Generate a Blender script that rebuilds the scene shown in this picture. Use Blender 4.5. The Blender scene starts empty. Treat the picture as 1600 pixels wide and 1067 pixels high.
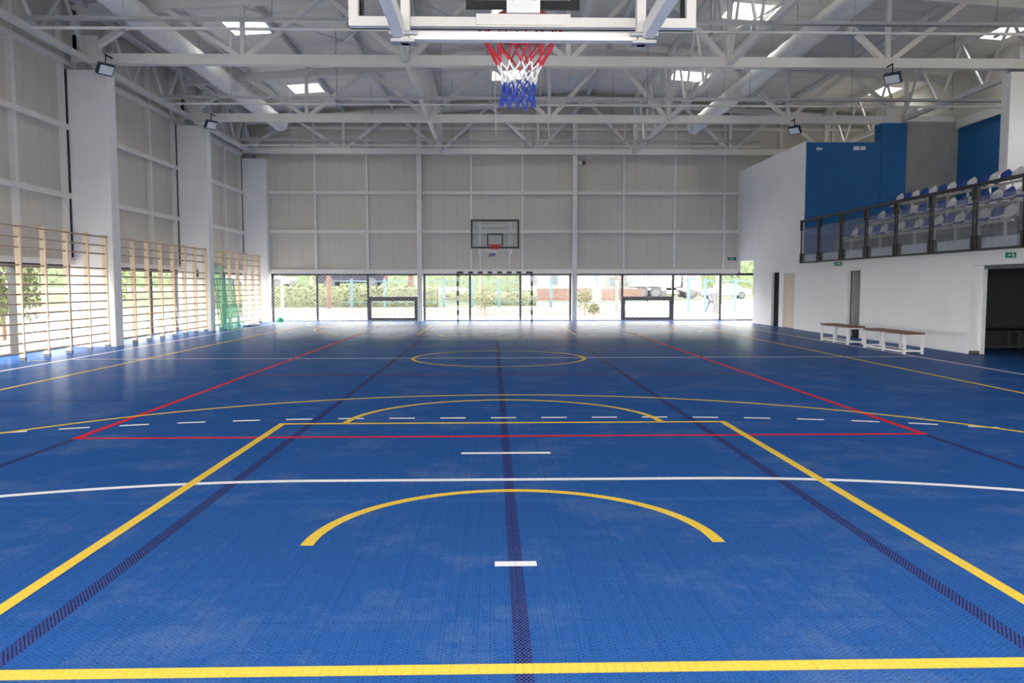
import bpy, math, random
from mathutils import Vector, Matrix
random.seed(7)
R = math.radians
SC = bpy.context.scene
COL = SC.collection

# ------------------------------------------------------------------ camera, world, light, exposure
cam_d = bpy.data.cameras.new('camera')
cam = bpy.data.objects.new('camera', cam_d)
COL.objects.link(cam)
PITCH, YAW, ROLL = math.atan(87.5 / 1235), 0.0243, -0.001
fw = Vector((math.sin(YAW) * math.cos(PITCH), math.cos(YAW) * math.cos(PITCH), -math.sin(PITCH)))
rt = Vector((math.cos(YAW), -math.sin(YAW), 0))
up = rt.cross(fw)
cr, sr = math.cos(ROLL), math.sin(ROLL)
rt, up = cr * rt + sr * up, -sr * rt + cr * up
cam.matrix_world = Matrix(((rt.x, up.x, -fw.x, -0.12), (rt.y, up.y, -fw.y, 0), (rt.z, up.z, -fw.z, 1.5), (0, 0, 0, 1)))
cam_d.sensor_width = 36
cam_d.lens = 36 * 1235 / 1600
cam_d.clip_end = 400
cam_d.clip_start = 0.05
SC.camera = cam

SC.view_settings.view_transform = 'Standard'
SC.view_settings.look = 'None'
SC.view_settings.gamma = 1
SC.view_settings.use_curve_mapping = False
SC.view_settings.exposure = 0.0
SC.cycles.use_denoising = True
SC.cycles.transparent_max_bounces = 16
SC.cycles.diffuse_bounces = 6

w = bpy.data.worlds.new('overcast_sky')
SC.world = w
w.use_nodes = True
bg = w.node_tree.nodes['Background']
bg.inputs['Color'].default_value = (1.0, 0.975, 0.94, 1)
bg.inputs['Strength'].default_value = 15.0


def portal(loc, normal, sx, sy):
    """light portal in a glazed opening: it only guides the sky light through the glass"""
    d = bpy.data.lights.new('window_portal', 'AREA')
    d.shape = 'RECTANGLE'
    d.size, d.size_y = sx, sy
    d.cycles.is_portal = True
    o = bpy.data.objects.new('window_portal', d)
    COL.objects.link(o)
    o.location = loc
    o.rotation_euler = Vector(normal).to_track_quat('-Z', 'Y').to_euler()


portal((-10.62, 16.5, 1.05), (1, 0, 0), 34, 1.9)
portal((0.8, 33.62, 1.05), (0, -1, 0), 20.6, 1.9)
portal((0.4, -0.72, 1.4), (0, 1, 0), 19.6, 2.7)
SKY_X, SKY_Y = (-6.95, 0.45, 7.15, 14.4), (2.95, 9.6, 16.3, 22.95, 29.9)
ROOF_Z, ROOF_S, RIDGE = 9.5, 0.07, 3.8


def roof_z(x):
    return ROOF_Z - ROOF_S * abs(x - RIDGE)


for sx_ in SKY_X:
    for sy_ in SKY_Y:
        portal((sx_, sy_, roof_z(sx_) + 0.25), (0, 0, -1), 1.1, 1.2)


# ------------------------------------------------------------------ materials
def new_mat(name):
    m = bpy.data.materials.new(name)
    m.use_nodes = True
    nt = m.node_tree
    return m, nt, nt.nodes['Principled BSDF']


def mat(name, col, rough=0.6, metal=0.0, var=0.06, scale=3.0, spec=0.5, bump=0.0, bscale=40.0):
    """plain procedural surface: base colour with slight noise variation"""
    m, nt, b = new_mat(name)
    b.inputs['Roughness'].default_value = rough
    b.inputs['Metallic'].default_value = metal
    b.inputs['Specular IOR Level'].default_value = spec
    tc = nt.nodes.new('ShaderNodeTexCoord')
    n = nt.nodes.new('ShaderNodeTexNoise')
    n.inputs['Scale'].default_value = scale
    n.inputs['Detail'].default_value = 4
    nt.links.new(tc.outputs['Object'], n.inputs['Vector'])
    r = nt.nodes.new('ShaderNodeValToRGB')
    r.color_ramp.elements[0].position, r.color_ramp.elements[1].position = 0.3, 0.7
    r.color_ramp.elements[0].color = (*[c * (1 - var) for c in col], 1)
    r.color_ramp.elements[1].color = (*[min(1, c * (1 + var)) for c in col], 1)
    nt.links.new(n.outputs['Fac'], r.inputs['Fac'])
    nt.links.new(r.outputs['Color'], b.inputs['Base Color'])
    if bump:
        n2 = nt.nodes.new('ShaderNodeTexNoise')
        n2.inputs['Scale'].default_value = bscale
        nt.links.new(tc.outputs['Object'], n2.inputs['Vector'])
        bp = nt.nodes.new('ShaderNodeBump')
        bp.inputs['Strength'].default_value = bump
        bp.inputs['Distance'].default_value = 0.01
        nt.links.new(n2.outputs['Fac'], bp.inputs['Height'])
        nt.links.new(bp.outputs['Normal'], b.inputs['Normal'])
    return m


def glass_mat(name, tint, refl=0.06, rough=0.0):
    m = bpy.data.materials.new(name)
    m.use_nodes = True
    nt = m.node_tree
    nt.nodes.clear()
    out = nt.nodes.new('ShaderNodeOutputMaterial')
    mx = nt.nodes.new('ShaderNodeMixShader')
    tr = nt.nodes.new('ShaderNodeBsdfTransparent')
    gl = nt.nodes.new('ShaderNodeBsdfGlossy')
    tr.inputs['Color'].default_value = (*tint, 1)
    gl.inputs['Roughness'].default_value = rough
    mx.inputs['Fac'].default_value = refl
    nt.links.new(tr.outputs[0], mx.inputs[1])
    nt.links.new(gl.outputs[0], mx.inputs[2])
    nt.links.new(mx.outputs[0], out.inputs['Surface'])
    return m


def milky_mat(name, tint, col, k):
    """dusty tinted glass: mostly see-through with a pale film"""
    m = bpy.data.materials.new(name)
    m.use_nodes = True
    nt = m.node_tree
    nt.nodes.clear()
    out = nt.nodes.new('ShaderNodeOutputMaterial')
    mx = nt.nodes.new('ShaderNodeMixShader')
    tr = nt.nodes.new('ShaderNodeBsdfTransparent')
    df = nt.nodes.new('ShaderNodeBsdfDiffuse')
    tr.inputs['Color'].default_value = (*tint, 1)
    df.inputs['Color'].default_value = (*col, 1)
    mx.inputs['Fac'].default_value = k
    nt.links.new(tr.outputs[0], mx.inputs[1])
    nt.links.new(df.outputs[0], mx.inputs[2])
    nt.links.new(mx.outputs[0], out.inputs['Surface'])
    return m


def math_node(nt, op, a, b=None):
    n = nt.nodes.new('ShaderNodeMath')
    n.operation = op
    for i, v in enumerate((a, b)):
        if v is None:
            continue
        if isinstance(v, (int, float)):
            n.inputs[i].default_value = v
        else:
            nt.links.new(v, n.inputs[i])
    return n.outputs[0]


TILE = 0.2875


def court_mat(name, col, dark, scuff, holes=0.75, ticks=False, rough=0.22, cell=TILE / 8, asp=0.75, thr=0.66):
    """perforated interlocking sports tiles: rows of small holes, tile seams, dusty scuffs"""
    m, nt, b = new_mat(name)
    tc = nt.nodes.new('ShaderNodeTexCoord')
    sp = nt.nodes.new('ShaderNodeSeparateXYZ')
    nt.links.new(tc.outputs['Object'], sp.inputs[0])
    x, y = sp.outputs['X'], sp.outputs['Y']
    sx = math_node(nt, 'SINE', math_node(nt, 'MULTIPLY', x, 2 * math.pi / cell))
    sy = math_node(nt, 'SINE', math_node(nt, 'MULTIPLY', y, 2 * math.pi / (cell * asp)))
    hole = math_node(nt, 'GREATER_THAN', math_node(nt, 'MULTIPLY', sx, sy), thr)
    sx2 = math_node(nt, 'SINE', math_node(nt, 'MULTIPLY', x, math.pi / cell))
    row = math_node(nt, 'MULTIPLY_ADD', sx2, 0.35)
    nt.nodes[-1].inputs[2].default_value = 0.65
    if holes > 0:
        hole = math_node(nt, 'MULTIPLY', math_node(nt, 'MULTIPLY', hole, row), holes)
    wn_ = nt.nodes.new('ShaderNodeTexNoise')
    wn_.inputs['Scale'].default_value = 55
    nt.links.new(tc.outputs['Object'], wn_.inputs['Vector'])
    hole = math_node(nt, 'MULTIPLY', hole, math_node(nt, 'MULTIPLY', wn_.outputs['Fac'], 1.9))
    fx = math_node(nt, 'FRACT', math_node(nt, 'DIVIDE', x, TILE))
    fy = math_node(nt, 'FRACT', math_node(nt, 'DIVIDE', y, TILE))
    seam = math_node(nt, 'MAXIMUM', math_node(nt, 'GREATER_THAN', fx, 0.985), math_node(nt, 'GREATER_THAN', fy, 0.985))
    seam = math_node(nt, 'MULTIPLY', seam, 0.35)
    mask = math_node(nt, 'MAXIMUM', hole, seam)
    if ticks:
        f2 = math_node(nt, 'FRACT', math_node(nt, 'DIVIDE', x, TILE / 8))
        t = math_node(nt, 'MULTIPLY', math_node(nt, 'GREATER_THAN', f2, 0.93), 0.45)
        mask = math_node(nt, 'MAXIMUM', seam, t)
    n = nt.nodes.new('ShaderNodeTexNoise')
    n.inputs['Scale'].default_value = 1.1
    n.inputs['Detail'].default_value = 9
    n.inputs['Roughness'].default_value = 0.72
    nt.links.new(tc.outputs['Object'], n.inputs['Vector'])
    rp = nt.nodes.new('ShaderNodeValToRGB')
    rp.color_ramp.elements[0].position, rp.color_ramp.elements[1].position = 0.50, 0.80
    rp.color_ramp.elements[0].color = (0, 0, 0, 1)
    rp.color_ramp.elements[1].color = (0.55, 0.55, 0.55, 1)
    nt.links.new(n.outputs['Fac'], rp.inputs['Fac'])
    mx = nt.nodes.new('ShaderNodeMixRGB')
    mx.inputs[1].default_value = (*col, 1)
    mx.inputs[2].default_value = (*scuff, 1)
    nt.links.new(rp.outputs['Color'], mx.inputs[0])
    fn = nt.nodes.new('ShaderNodeTexNoise')
    fn.inputs['Scale'].default_value = 70
    fn.inputs['Detail'].default_value = 5
    nt.links.new(tc.outputs['Object'], fn.inputs['Vector'])
    fv = math_node(nt, 'MULTIPLY_ADD', fn.outputs['Fac'], 0.9)
    nt.nodes[-1].inputs[2].default_value = 0.55
    mf = nt.nodes.new('ShaderNodeVectorMath')
    mf.operation = 'SCALE'
    nt.links.new(mx.outputs[0], mf.inputs[0])
    nt.links.new(fv, mf.inputs['Scale'])
    m2 = nt.nodes.new('ShaderNodeMixRGB')
    nt.links.new(mask, m2.inputs[0])
    nt.links.new(mf.outputs[0], m2.inputs[1])
    m2.inputs[2].default_value = (*dark, 1)
    nt.links.new(m2.outputs[0], b.inputs['Base Color'])
    b.inputs['Roughness'].default_value = 0.7
    b.inputs['Specular IOR Level'].default_value = 0.0
    # thin worn sheen that shows only at very grazing view, as on a perforated open grid
    gl = nt.nodes.new('ShaderNodeBsdfGlossy')
    gl.inputs['Roughness'].default_value = rough
    lw = nt.nodes.new('ShaderNodeLayerWeight')
    lw.inputs['Blend'].default_value = 0.5
    ms = nt.nodes.new('ShaderNodeMixShader')
    nt.links.new(math_node(nt, 'POWER', lw.outputs['Facing'], 26.0), ms.inputs['Fac'])
    nt.links.new(b.outputs[0], ms.inputs[1])
    nt.links.new(gl.outputs[0], ms.inputs[2])
    nt.links.new(ms.outputs[0], nt.nodes['Material Output'].inputs['Surface'])
    bp = nt.nodes.new('ShaderNodeBump')
    bp.inputs['Strength'].default_value = 0.12
    bp.inputs['Distance'].default_value = 0.004
    bp.invert = True
    nt.links.new(mask, bp.inputs['Height'])
    nt.links.new(bp.outputs['Normal'], b.inputs['Normal'])
    return m


def ribbed_mat(name, col, axis, period, depth=0.12, rough=0.55):
    """metal-faced sandwich panel with fine ribs"""
    m, nt, b = new_mat(name)
    tc = nt.nodes.new('ShaderNodeTexCoord')
    sp = nt.nodes.new('ShaderNodeSeparateXYZ')
    nt.links.new(tc.outputs['Object'], sp.inputs[0])
    f = math_node(nt, 'FRACT', math_node(nt, 'DIVIDE', sp.outputs[axis], period))
    g = math_node(nt, 'GREATER_THAN', f, 0.94)
    n = nt.nodes.new('ShaderNodeTexNoise')
    n.inputs['Scale'].default_value = 0.6
    nt.links.new(tc.outputs['Object'], n.inputs['Vector'])
    r = nt.nodes.new('ShaderNodeValToRGB')
    r.color_ramp.elements[0].color = (*[c * 0.94 for c in col], 1)
    r.color_ramp.elements[1].color = (*[c * 1.06 for c in col], 1)
    nt.links.new(n.outputs['Fac'], r.inputs['Fac'])
    mx = nt.nodes.new('ShaderNodeMixRGB')
    nt.links.new(math_node(nt, 'MULTIPLY', g, depth), mx.inputs[0])
    nt.links.new(r.outputs['Color'], mx.inputs[1])
    mx.inputs[2].default_value = (0.05, 0.05, 0.05, 1)
    nt.links.new(mx.outputs[0], b.inputs['Base Color'])
    b.inputs['Roughness'].default_value = rough
    b.inputs['Specular IOR Level'].default_value = 0.3
    return m


def wood_mat(name, a, c, axis='Z', scale=6.0, rough=0.5):
    m, nt, b = new_mat(name)
    tc = nt.nodes.new('ShaderNodeTexCoord')
    mp = nt.nodes.new('ShaderNodeMapping')
    mp.inputs['Scale'].default_value = {'Z': (8, 8, 0.6), 'Y': (8, 0.6, 8), 'X': (0.6, 8, 8)}[axis]
    nt.links.new(tc.outputs['Object'], mp.inputs['Vector'])
    n = nt.nodes.new('ShaderNodeTexNoise')
    n.inputs['Scale'].default_value = scale
    n.inputs['Detail'].default_value = 6
    nt.links.new(mp.outputs['Vector'], n.inputs['Vector'])
    r = nt.nodes.new('ShaderNodeValToRGB')
    r.color_ramp.elements[0].position, r.color_ramp.elements[1].position = 0.35, 0.7
    r.color_ramp.elements[0].color, r.color_ramp.elements[1].color = (*a, 1), (*c, 1)
    nt.links.new(n.outputs['Fac'], r.inputs['Fac'])
    nt.links.new(r.outputs['Color'], b.inputs['Base Color'])
    b.inputs['Roughness'].default_value = rough
    return m


def leaf_mat(name, a, c, scale=18.0):
    m = wood_mat(name, a, c, 'Z', scale, 0.8)
    m.node_tree.nodes['Mapping'].inputs['Scale'].default_value = (1, 1, 1)
    return m


M = dict(
    floor=court_mat('court_blue_tiles', (0.0235, 0.088, 0.275), (0.006, 0.020, 0.09), (0.15, 0.205, 0.33)),
    navy=court_mat('court_navy_tiles', (0.045, 0.070, 0.23), (0.004, 0.006, 0.02), (0.08, 0.12, 0.26), holes=-1.0, cell=0.018, asp=1.6, thr=0.12),
    yellow=court_mat('court_yellow_tiles', (0.70, 0.48, 0.07), (0.30, 0.20, 0.03), (0.75, 0.55, 0.15), ticks=True),
    white_line=court_mat('court_white_tiles', (0.74, 0.74, 0.74), (0.40, 0.42, 0.46), (0.6, 0.62, 0.66), ticks=True),
    red=court_mat('court_red_tiles', (0.62, 0.02, 0.035), (0.26, 0.012, 0.02), (0.6, 0.12, 0.14), rough=0.5),
    dull_red=court_mat('court_dull_red_tiles', (0.20, 0.025, 0.06), (0.03, 0.012, 0.05), (0.2, 0.1, 0.16), rough=0.5, cell=0.018, asp=1.6, thr=0.12),
    pale_blue=court_mat('court_pale_tiles', (0.030, 0.105, 0.31), (0.007, 0.022, 0.10), (0.15, 0.21, 0.34), holes=1.0),
    steel=mat('white_painted_steel', (0.70, 0.685, 0.665), 0.45, var=0.03),
    dull_steel=mat('galvanised_steel', (0.42, 0.43, 0.45), 0.4, 0.4),
    plaster=mat('white_plaster', (0.75, 0.745, 0.75), 0.85, var=0.025, scale=1.5, bump=0.05),
    panel=ribbed_mat('cream_cladding', (0.56, 0.535, 0.49), 'X', 0.5375),
    panel_y=ribbed_mat('cream_cladding_side', (0.56, 0.535, 0.49), 'Y', 0.55),
    roof=ribbed_mat('grey_roof_sheet', (0.84, 0.79, 0.73), 'Y', 1.0, 0.18),
    blue_wall=mat('blue_wall_paint', (0.010, 0.115, 0.33), 0.7, var=0.04),
    concrete=mat('grey_concrete', (0.30, 0.30, 0.30), 0.85, var=0.12, scale=2.0, bump=0.1),
    dark=mat('black_metal', (0.012, 0.012, 0.014), 0.45),
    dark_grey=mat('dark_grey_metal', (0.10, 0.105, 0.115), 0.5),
    mullion=mat('window_mullion', (0.022, 0.022, 0.025), 0.6),
    mid_grey=mat('grey_metal', (0.26, 0.27, 0.29), 0.5),
    glass=glass_mat('clear_glazing', (0.985, 0.99, 0.985), 0.008),
    board_glass=glass_mat('backboard_glass', (0.93, 0.95, 0.95), 0.04),
    rail_glass=glass_mat('railing_glass', (0.86, 0.89, 0.93), 0.16),
    green_glass=milky_mat('green_edge_glass', (0.86, 0.96, 0.92), (0.42, 0.66, 0.57), 0.22),
    glass_edge=mat('glass_edge', (0.03, 0.14, 0.12), 0.2),
    skylight_glass=glass_mat('skylight_pane', (0.9, 0.93, 0.93), 0.03),
    pine=wood_mat('pine_wood', (0.64, 0.49, 0.34), (0.76, 0.62, 0.46)),
    rung=wood_mat('rung_wood', (0.36, 0.26, 0.18), (0.48, 0.36, 0.26), 'Y'),
    bench_wood=wood_mat('bench_wood', (0.12, 0.045, 0.03), (0.22, 0.09, 0.055), 'Y'),
    bench_paint=mat('bench_white_paint', (0.72, 0.72, 0.72), 0.4),
    tan_door=mat('beige_door', (0.50, 0.43, 0.34), 0.55),
    grey_door=mat('grey_door', (0.42, 0.43, 0.43), 0.6),
    duct=mat('white_fabric_duct', (0.86, 0.84, 0.82), 0.8, bump=0.25, bscale=9),
    seat_white=mat('white_plastic_seat', (0.78, 0.78, 0.78), 0.35),
    seat_blue=mat('blue_plastic_seat', (0.02, 0.06, 0.36), 0.35),
    hoop_red=mat('red_powder_coat', (0.55, 0.02, 0.025), 0.35),
    cord_red=mat('red_net_cord', (0.62, 0.03, 0.05), 0.8),
    cord_white=mat('white_net_cord', (0.80, 0.80, 0.80), 0.8),
    cord_blue=mat('blue_net_cord', (0.02, 0.045, 0.32), 0.8),
    net_cord=mat('grey_net_cord', (0.62, 0.60, 0.66), 0.9),
    lamp_lens=mat('lamp_lens', (0.80, 0.83, 0.88), 0.2),
    lamp_blue=mat('lamp_housing', (0.03, 0.04, 0.075), 0.4),
    sign_green=mat('sign_green', (0.01, 0.16, 0.10), 0.5),
    sign_white=mat('sign_white', (0.78, 0.80, 0.80), 0.5),
    gravel=mat('pale_gravel', (0.40, 0.375, 0.335), 0.95, var=0.12, scale=2.0),
    soil=mat('reddish_soil', (0.055, 0.040, 0.032), 0.95, var=0.25, scale=1.2),
    grass=mat('pale_grass', (0.034, 0.041, 0.019), 0.95, var=0.25, scale=1.5),
    asphalt=mat('asphalt', (0.085, 0.085, 0.09), 0.95),
    hedge=leaf_mat('hedge_leaf', (0.055, 0.066, 0.030), (0.13, 0.142, 0.07)),
    tree=leaf_mat('tree_leaf', (0.042, 0.062, 0.028), (0.12, 0.145, 0.07), 9),
    shrub=leaf_mat('shrub_leaf', (0.085, 0.10, 0.04), (0.145, 0.155, 0.07)),
    pale=leaf_mat('pale_leaf', (0.09, 0.12, 0.05), (0.19, 0.21, 0.11)),
    bark=wood_mat('bark', (0.18, 0.13, 0.09), (0.30, 0.22, 0.15)),
    fence_blue=mat('light_blue_paint', (0.06, 0.12, 0.14), 0.6),
    terracotta=mat('terracotta_paint', (0.10, 0.06, 0.042), 0.8),
    brick=mat('orange_brick', (0.095, 0.05, 0.036), 0.9, var=0.2),
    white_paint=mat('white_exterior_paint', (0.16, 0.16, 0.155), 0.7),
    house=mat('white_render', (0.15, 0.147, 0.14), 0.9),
    roof_tile=mat('roof_tile', (0.36, 0.16, 0.10), 0.9, var=0.2),
    car_silver=mat('silver_car_paint', (0.11, 0.12, 0.13), 0.25),
    car_dark=mat('dark_car_paint', (0.02, 0.022, 0.032), 0.35, spec=0.15),
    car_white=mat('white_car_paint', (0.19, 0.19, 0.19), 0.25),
    car_glass=mat('car_window', (0.06, 0.07, 0.08), 0.1),
    tyre=mat('tyre_rubber', (0.045, 0.045, 0.05), 0.9),
    hub=mat('wheel_hub', (0.07, 0.07, 0.072), 0.3, 0.3),
    truck_orange=mat('truck_orange', (0.32, 0.19, 0.13), 0.5),
    skin=mat('skin', (0.45, 0.27, 0.19), 0.6),
    shirt=mat('pale_blue_shirt', (0.075, 0.09, 0.115), 0.9),
    shorts=mat('dark_trousers', (0.07, 0.08, 0.10), 0.9),
    hair=mat('dark_hair', (0.05, 0.035, 0.025), 0.9),
    bag_brown=mat('brown_bag', (0.22, 0.075, 0.03), 0.8),
    bucket=mat('black_bucket', (0.015, 0.015, 0.02), 0.5),
    green_plastic=mat('green_plastic', (0.03, 0.30, 0.16), 0.5),
    plastic_wrap=mat('white_plastic_wrap', (0.78, 0.80, 0.82), 0.4, bump=0.4, bscale=12),
)


# ------------------------------------------------------------------ mesh building
class MB:
    def __init__(s):
        s.v, s.f, s.m, s.sm = [], [], [], []

    def add(s, vs, fs, mi=0, smooth=False):
        k = len(s.v)
        s.v += [tuple(v) for v in vs]
        s.f += [tuple(i + k for i in f) for f in fs]
        s.m += [mi] * len(fs)
        s.sm += [smooth] * len(fs)
        return s

    def box(s, x0, x1, y0, y1, z0, z1, mi=0):
        v = [(x0, y0, z0), (x1, y0, z0), (x1, y1, z0), (x0, y1, z0), (x0, y0, z1), (x1, y0, z1), (x1, y1, z1), (x0, y1, z1)]
        return s.add(v, [(0, 3, 2, 1), (4, 5, 6, 7), (0, 1, 5, 4), (1, 2, 6, 5), (2, 3, 7, 6), (3, 0, 4, 7)], mi)

    def cbox(s, x0, x1, y0, y1, z0, z1, c=0.008, mi=0):
        """box with chamfered vertical edges and top edge"""
        a = [(x0 + c, y0), (x1 - c, y0), (x1, y0 + c), (x1, y1 - c), (x1 - c, y1), (x0 + c, y1), (x0, y1 - c), (x0, y0 + c)]
        b = [(x0 + 2 * c, y0 + c), (x1 - 2 * c, y0 + c), (x1 - c, y0 + 2 * c), (x1 - c, y1 - 2 * c), (x1 - 2 * c, y1 - c), (x0 + 2 * c, y1 - c), (x0 + c, y1 - 2 * c), (x0 + c, y0 + 2 * c)]
        v = [(p[0], p[1], z0) for p in a] + [(p[0], p[1], z1 - c) for p in a] + [(p[0], p[1], z1) for p in b]
        f = [tuple(range(7, -1, -1)), tuple(range(16, 24))]
        for k in (0, 8):
            f += [(k + i, k + (i + 1) % 8, k + 8 + (i + 1) % 8, k + 8 + i) for i in range(8)]
        return s.add(v, f, mi)

    def bar(s, p, q, wd, ht=None, upv=(0, 0, 1), mi=0):
        """rectangular bar from p to q: wd across, ht along upv"""
        ht = ht or wd
        p, q = Vector(p), Vector(q)
        d = (q - p).normalized()
        a = d.cross(Vector(upv))
        if a.length < 1e-4:
            a = d.cross(Vector((1, 0, 0)))
        a.normalize()
        b = a.cross(d)
        vs = []
        for c in (p, q):
            for i, j in ((-1, -1), (1, -1), (1, 1), (-1, 1)):
                vs.append(c + a * (i * wd / 2) + b * (j * ht / 2))
        return s.add(vs, [(0, 3, 2, 1), (4, 5, 6, 7), (0, 1, 5, 4), (1, 2, 6, 5), (2, 3, 7, 6), (3, 0, 4, 7)], mi)

    def tube(s, pts, r, n=8, mi=0, closed=False, caps=True):
        pts = [Vector(p) for p in pts]
        k = len(pts)
        vs, fs = [], []
        prev = None
        rr = r if isinstance(r, (list, tuple)) else [r] * k
        for i, p in enumerate(pts):
            if closed:
                d = pts[(i + 1) % k] - pts[i - 1]
            else:
                d = pts[min(i + 1, k - 1)] - pts[max(i - 1, 0)]
            d.normalize()
            if prev is None:
                a = d.cross(Vector((0, 0, 1)))
                if a.length < 1e-3:
                    a = d.cross(Vector((1, 0, 0)))
            else:
                a = prev - d * prev.dot(d)
            a.normalize()
            prev = a
            b = d.cross(a)
            for j in range(n):
                t = 2 * math.pi * j / n
                vs.append(p + (a * math.cos(t) + b * math.sin(t)) * rr[i])
        for i in range(k if closed else k - 1):
            i2 = (i + 1) % k
            fs += [(i * n + j, i * n + (j + 1) % n, i2 * n + (j + 1) % n, i2 * n + j) for j in range(n)]
        s.add(vs, fs, mi, True)
        if caps and not closed:
            s.add(vs[:n], [tuple(range(n - 1, -1, -1))], mi)
            s.add(vs[-n:], [tuple(range(n))], mi)
        return s

    def prism(s, prof, axis, a, b, mi=0):
        """polygon prof extruded along axis from a to b; prof in the other two axes (x,z | y,z | x,y)"""
        def P(u, v, t):
            return {'y': (u, t, v), 'x': (t, u, v), 'z': (u, v, t)}[axis]
        n = len(prof)
        vs = [P(u, v, a) for u, v in prof] + [P(u, v, b) for u, v in prof]
        fs = [tuple(range(n)), tuple(range(2 * n - 1, n - 1, -1))] + [(i, i + n, (i + 1) % n + n, (i + 1) % n) for i in range(n)]
        return s.add(vs, fs, mi)

    def blob(s, c, r, nu=10, nv=7, jit=0.0, mi=0):
        vs, fs = [], []
        for i in range(nv + 1):
            t = math.pi * i / nv
            for j in range(nu):
                p = 2 * math.pi * j / nu
                k = 1 + random.uniform(-jit, jit)
                vs.append((c[0] + r[0] * k * math.sin(t) * math.cos(p), c[1] + r[1] * k * math.sin(t) * math.sin(p), c[2] + r[2] * k * math.cos(t)))
        for i in range(nv):
            fs += [(i * nu + j, (i + 1) * nu + j, (i + 1) * nu + (j + 1) % nu, i * nu + (j + 1) % nu) for j in range(nu)]
        return s.add(vs, fs, mi, True)

    def build(s, name, mats, parent=None, loc=None, bevel=0.0, weld=False):
        me = bpy.data.meshes.new(name)
        me.from_pydata(s.v, [], s.f)
        for m_ in (mats if isinstance(mats, (list, tuple)) else [mats]):
            me.materials.append(M[m_])
        me.polygons.foreach_set('material_index', s.m)
        me.polygons.foreach_set('use_smooth', s.sm)
        if weld:
            import bmesh
            b = bmesh.new()
            b.from_mesh(me)
            bmesh.ops.remove_doubles(b, verts=b.verts, dist=1e-5)
            bmesh.ops.recalc_face_normals(b, faces=b.faces)
            b.to_mesh(me)
            b.free()
        me.update()
        o = bpy.data.objects.new(name, me)
        COL.objects.link(o)
        if parent is not None:
            o.parent = parent
        if loc is not None:
            o.location = loc
        if bevel:
            md = o.modifiers.new('edge', 'BEVEL')
            md.width, md.segments = bevel, 2
        return o


def tag(o, label, cat, group=None, kind=None):
    o['label'], o['category'] = label, cat
    if group:
        o['group'] = group
    if kind:
        o['kind'] = kind
    return o


def thing(name, label, cat, loc=(0, 0, 0), rz=0.0, group=None):
    o = bpy.data.objects.new(name, None)
    o.empty_display_size = 0.2
    COL.objects.link(o)
    o.location, o.rotation_euler = loc, (0, 0, rz)
    return tag(o, label, cat, group)


def struct(o, label, cat):
    return tag(o, label, cat, None, 'structure')


def kids(o):
    return [c for c in COL.objects if c.parent is o]


def copy_tree(o, parent=None, tree=None):
    c = o.copy()
    COL.objects.link(c)
    if parent is not None:
        c.parent = parent
    for ch in kids(o):
        if ch is not c:
            copy_tree(ch, c)
    return c


def panel(mb, u0, u1, v0, v1, holes, t0, t1, axis):
    """slab in the (u,v) plane with rectangular holes, from t0 to t1 along axis (x: u=y,v=z; y: u=x,v=z; z: u=x,v=y)"""
    def P(u, v, t):
        return {'x': (t, u, v), 'y': (u, t, v), 'z': (u, v, t)}[axis]
    us = sorted({u0, u1, *[c for h in holes for c in h[:2] if u0 < c < u1]})
    vs = sorted({v0, v1, *[c for h in holes for c in h[2:] if v0 < c < v1]})

    def solid(i, j):
        if not (0 <= i < len(us) - 1 and 0 <= j < len(vs) - 1):
            return False
        cu, cv = (us[i] + us[i + 1]) / 2, (vs[j] + vs[j + 1]) / 2
        return not any(h[0] < cu < h[1] and h[2] < cv < h[3] for h in holes)
    for i in range(len(us) - 1):
        for j in range(len(vs) - 1):
            if not solid(i, j):
                continue
            a, b, c, d = us[i], us[i + 1], vs[j], vs[j + 1]
            mb.add([P(a, c, t0), P(b, c, t0), P(b, d, t0), P(a, d, t0)], [(0, 1, 2, 3)])
            mb.add([P(a, c, t1), P(b, c, t1), P(b, d, t1), P(a, d, t1)], [(3, 2, 1, 0)])
            for (di, dj, e, g) in ((-1, 0, (a, c), (a, d)), (1, 0, (b, d), (b, c)), (0, -1, (b, c), (a, c)), (0, 1, (a, d), (b, d))):
                if not solid(i + di, j + dj):
                    mb.add([P(*e, t0), P(*g, t0), P(*g, t1), P(*e, t1)], [(0, 1, 2, 3)])
    return mb


ORD = 'first second third fourth fifth sixth seventh eighth ninth tenth eleventh twelfth thirteenth fourteenth fifteenth sixteenth seventeenth eighteenth'.split()
XL, XR, YN, YF = -10.5, 10.25, -0.6, 33.5
GZ = 2.02                       # top of the ribbon glazing

# ------------------------------------------------------------------ setting: floor and its lines
fl = MB().box(XL - 0.15, 15.5, YN - 0.1, YF + 0.1, -0.12, 0.0).build('floor', 'floor')
struct(fl, 'blue perforated sports tile floor of the hall', 'floor')
LW = 0.075


def strip(pts, wd, m, z, label):
    """a flat court line along a polyline"""
    mb = MB()
    pts = [Vector((p[0], p[1], 0)) for p in pts]
    L, Rr = [], []
    for i, p in enumerate(pts):
        d = (pts[min(i + 1, len(pts) - 1)] - pts[max(i - 1, 0)]).normalized()
        n = Vector((-d.y, d.x, 0)) * wd / 2
        L.append(p + n)
        Rr.append(p - n)
    k = len(pts)
    vs = [(q.x, q.y, z) for q in L + Rr]
    mb.add(vs, [(i, i + k, i + k + 1, i + 1) for i in range(k - 1)])
    o = mb.build('court_line', m, fl)
    o['label'] = label
    return o


def arc(cx, cy, r, a0, a1, n=64):
    return [(cx + r * math.cos(R(a0 + (a1 - a0) * i / n)), cy + r * math.sin(R(a0 + (a1 - a0) * i / n))) for i in range(n + 1)]


YC = 16.35


def both(pts, wd, m, z, what):
    strip(pts, wd, m, z, what + ' on the near half of the court')
    strip([(p[0], 2 * YC - p[1]) for p in pts], wd, m, z, what + ' on the far half of the court')


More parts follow.
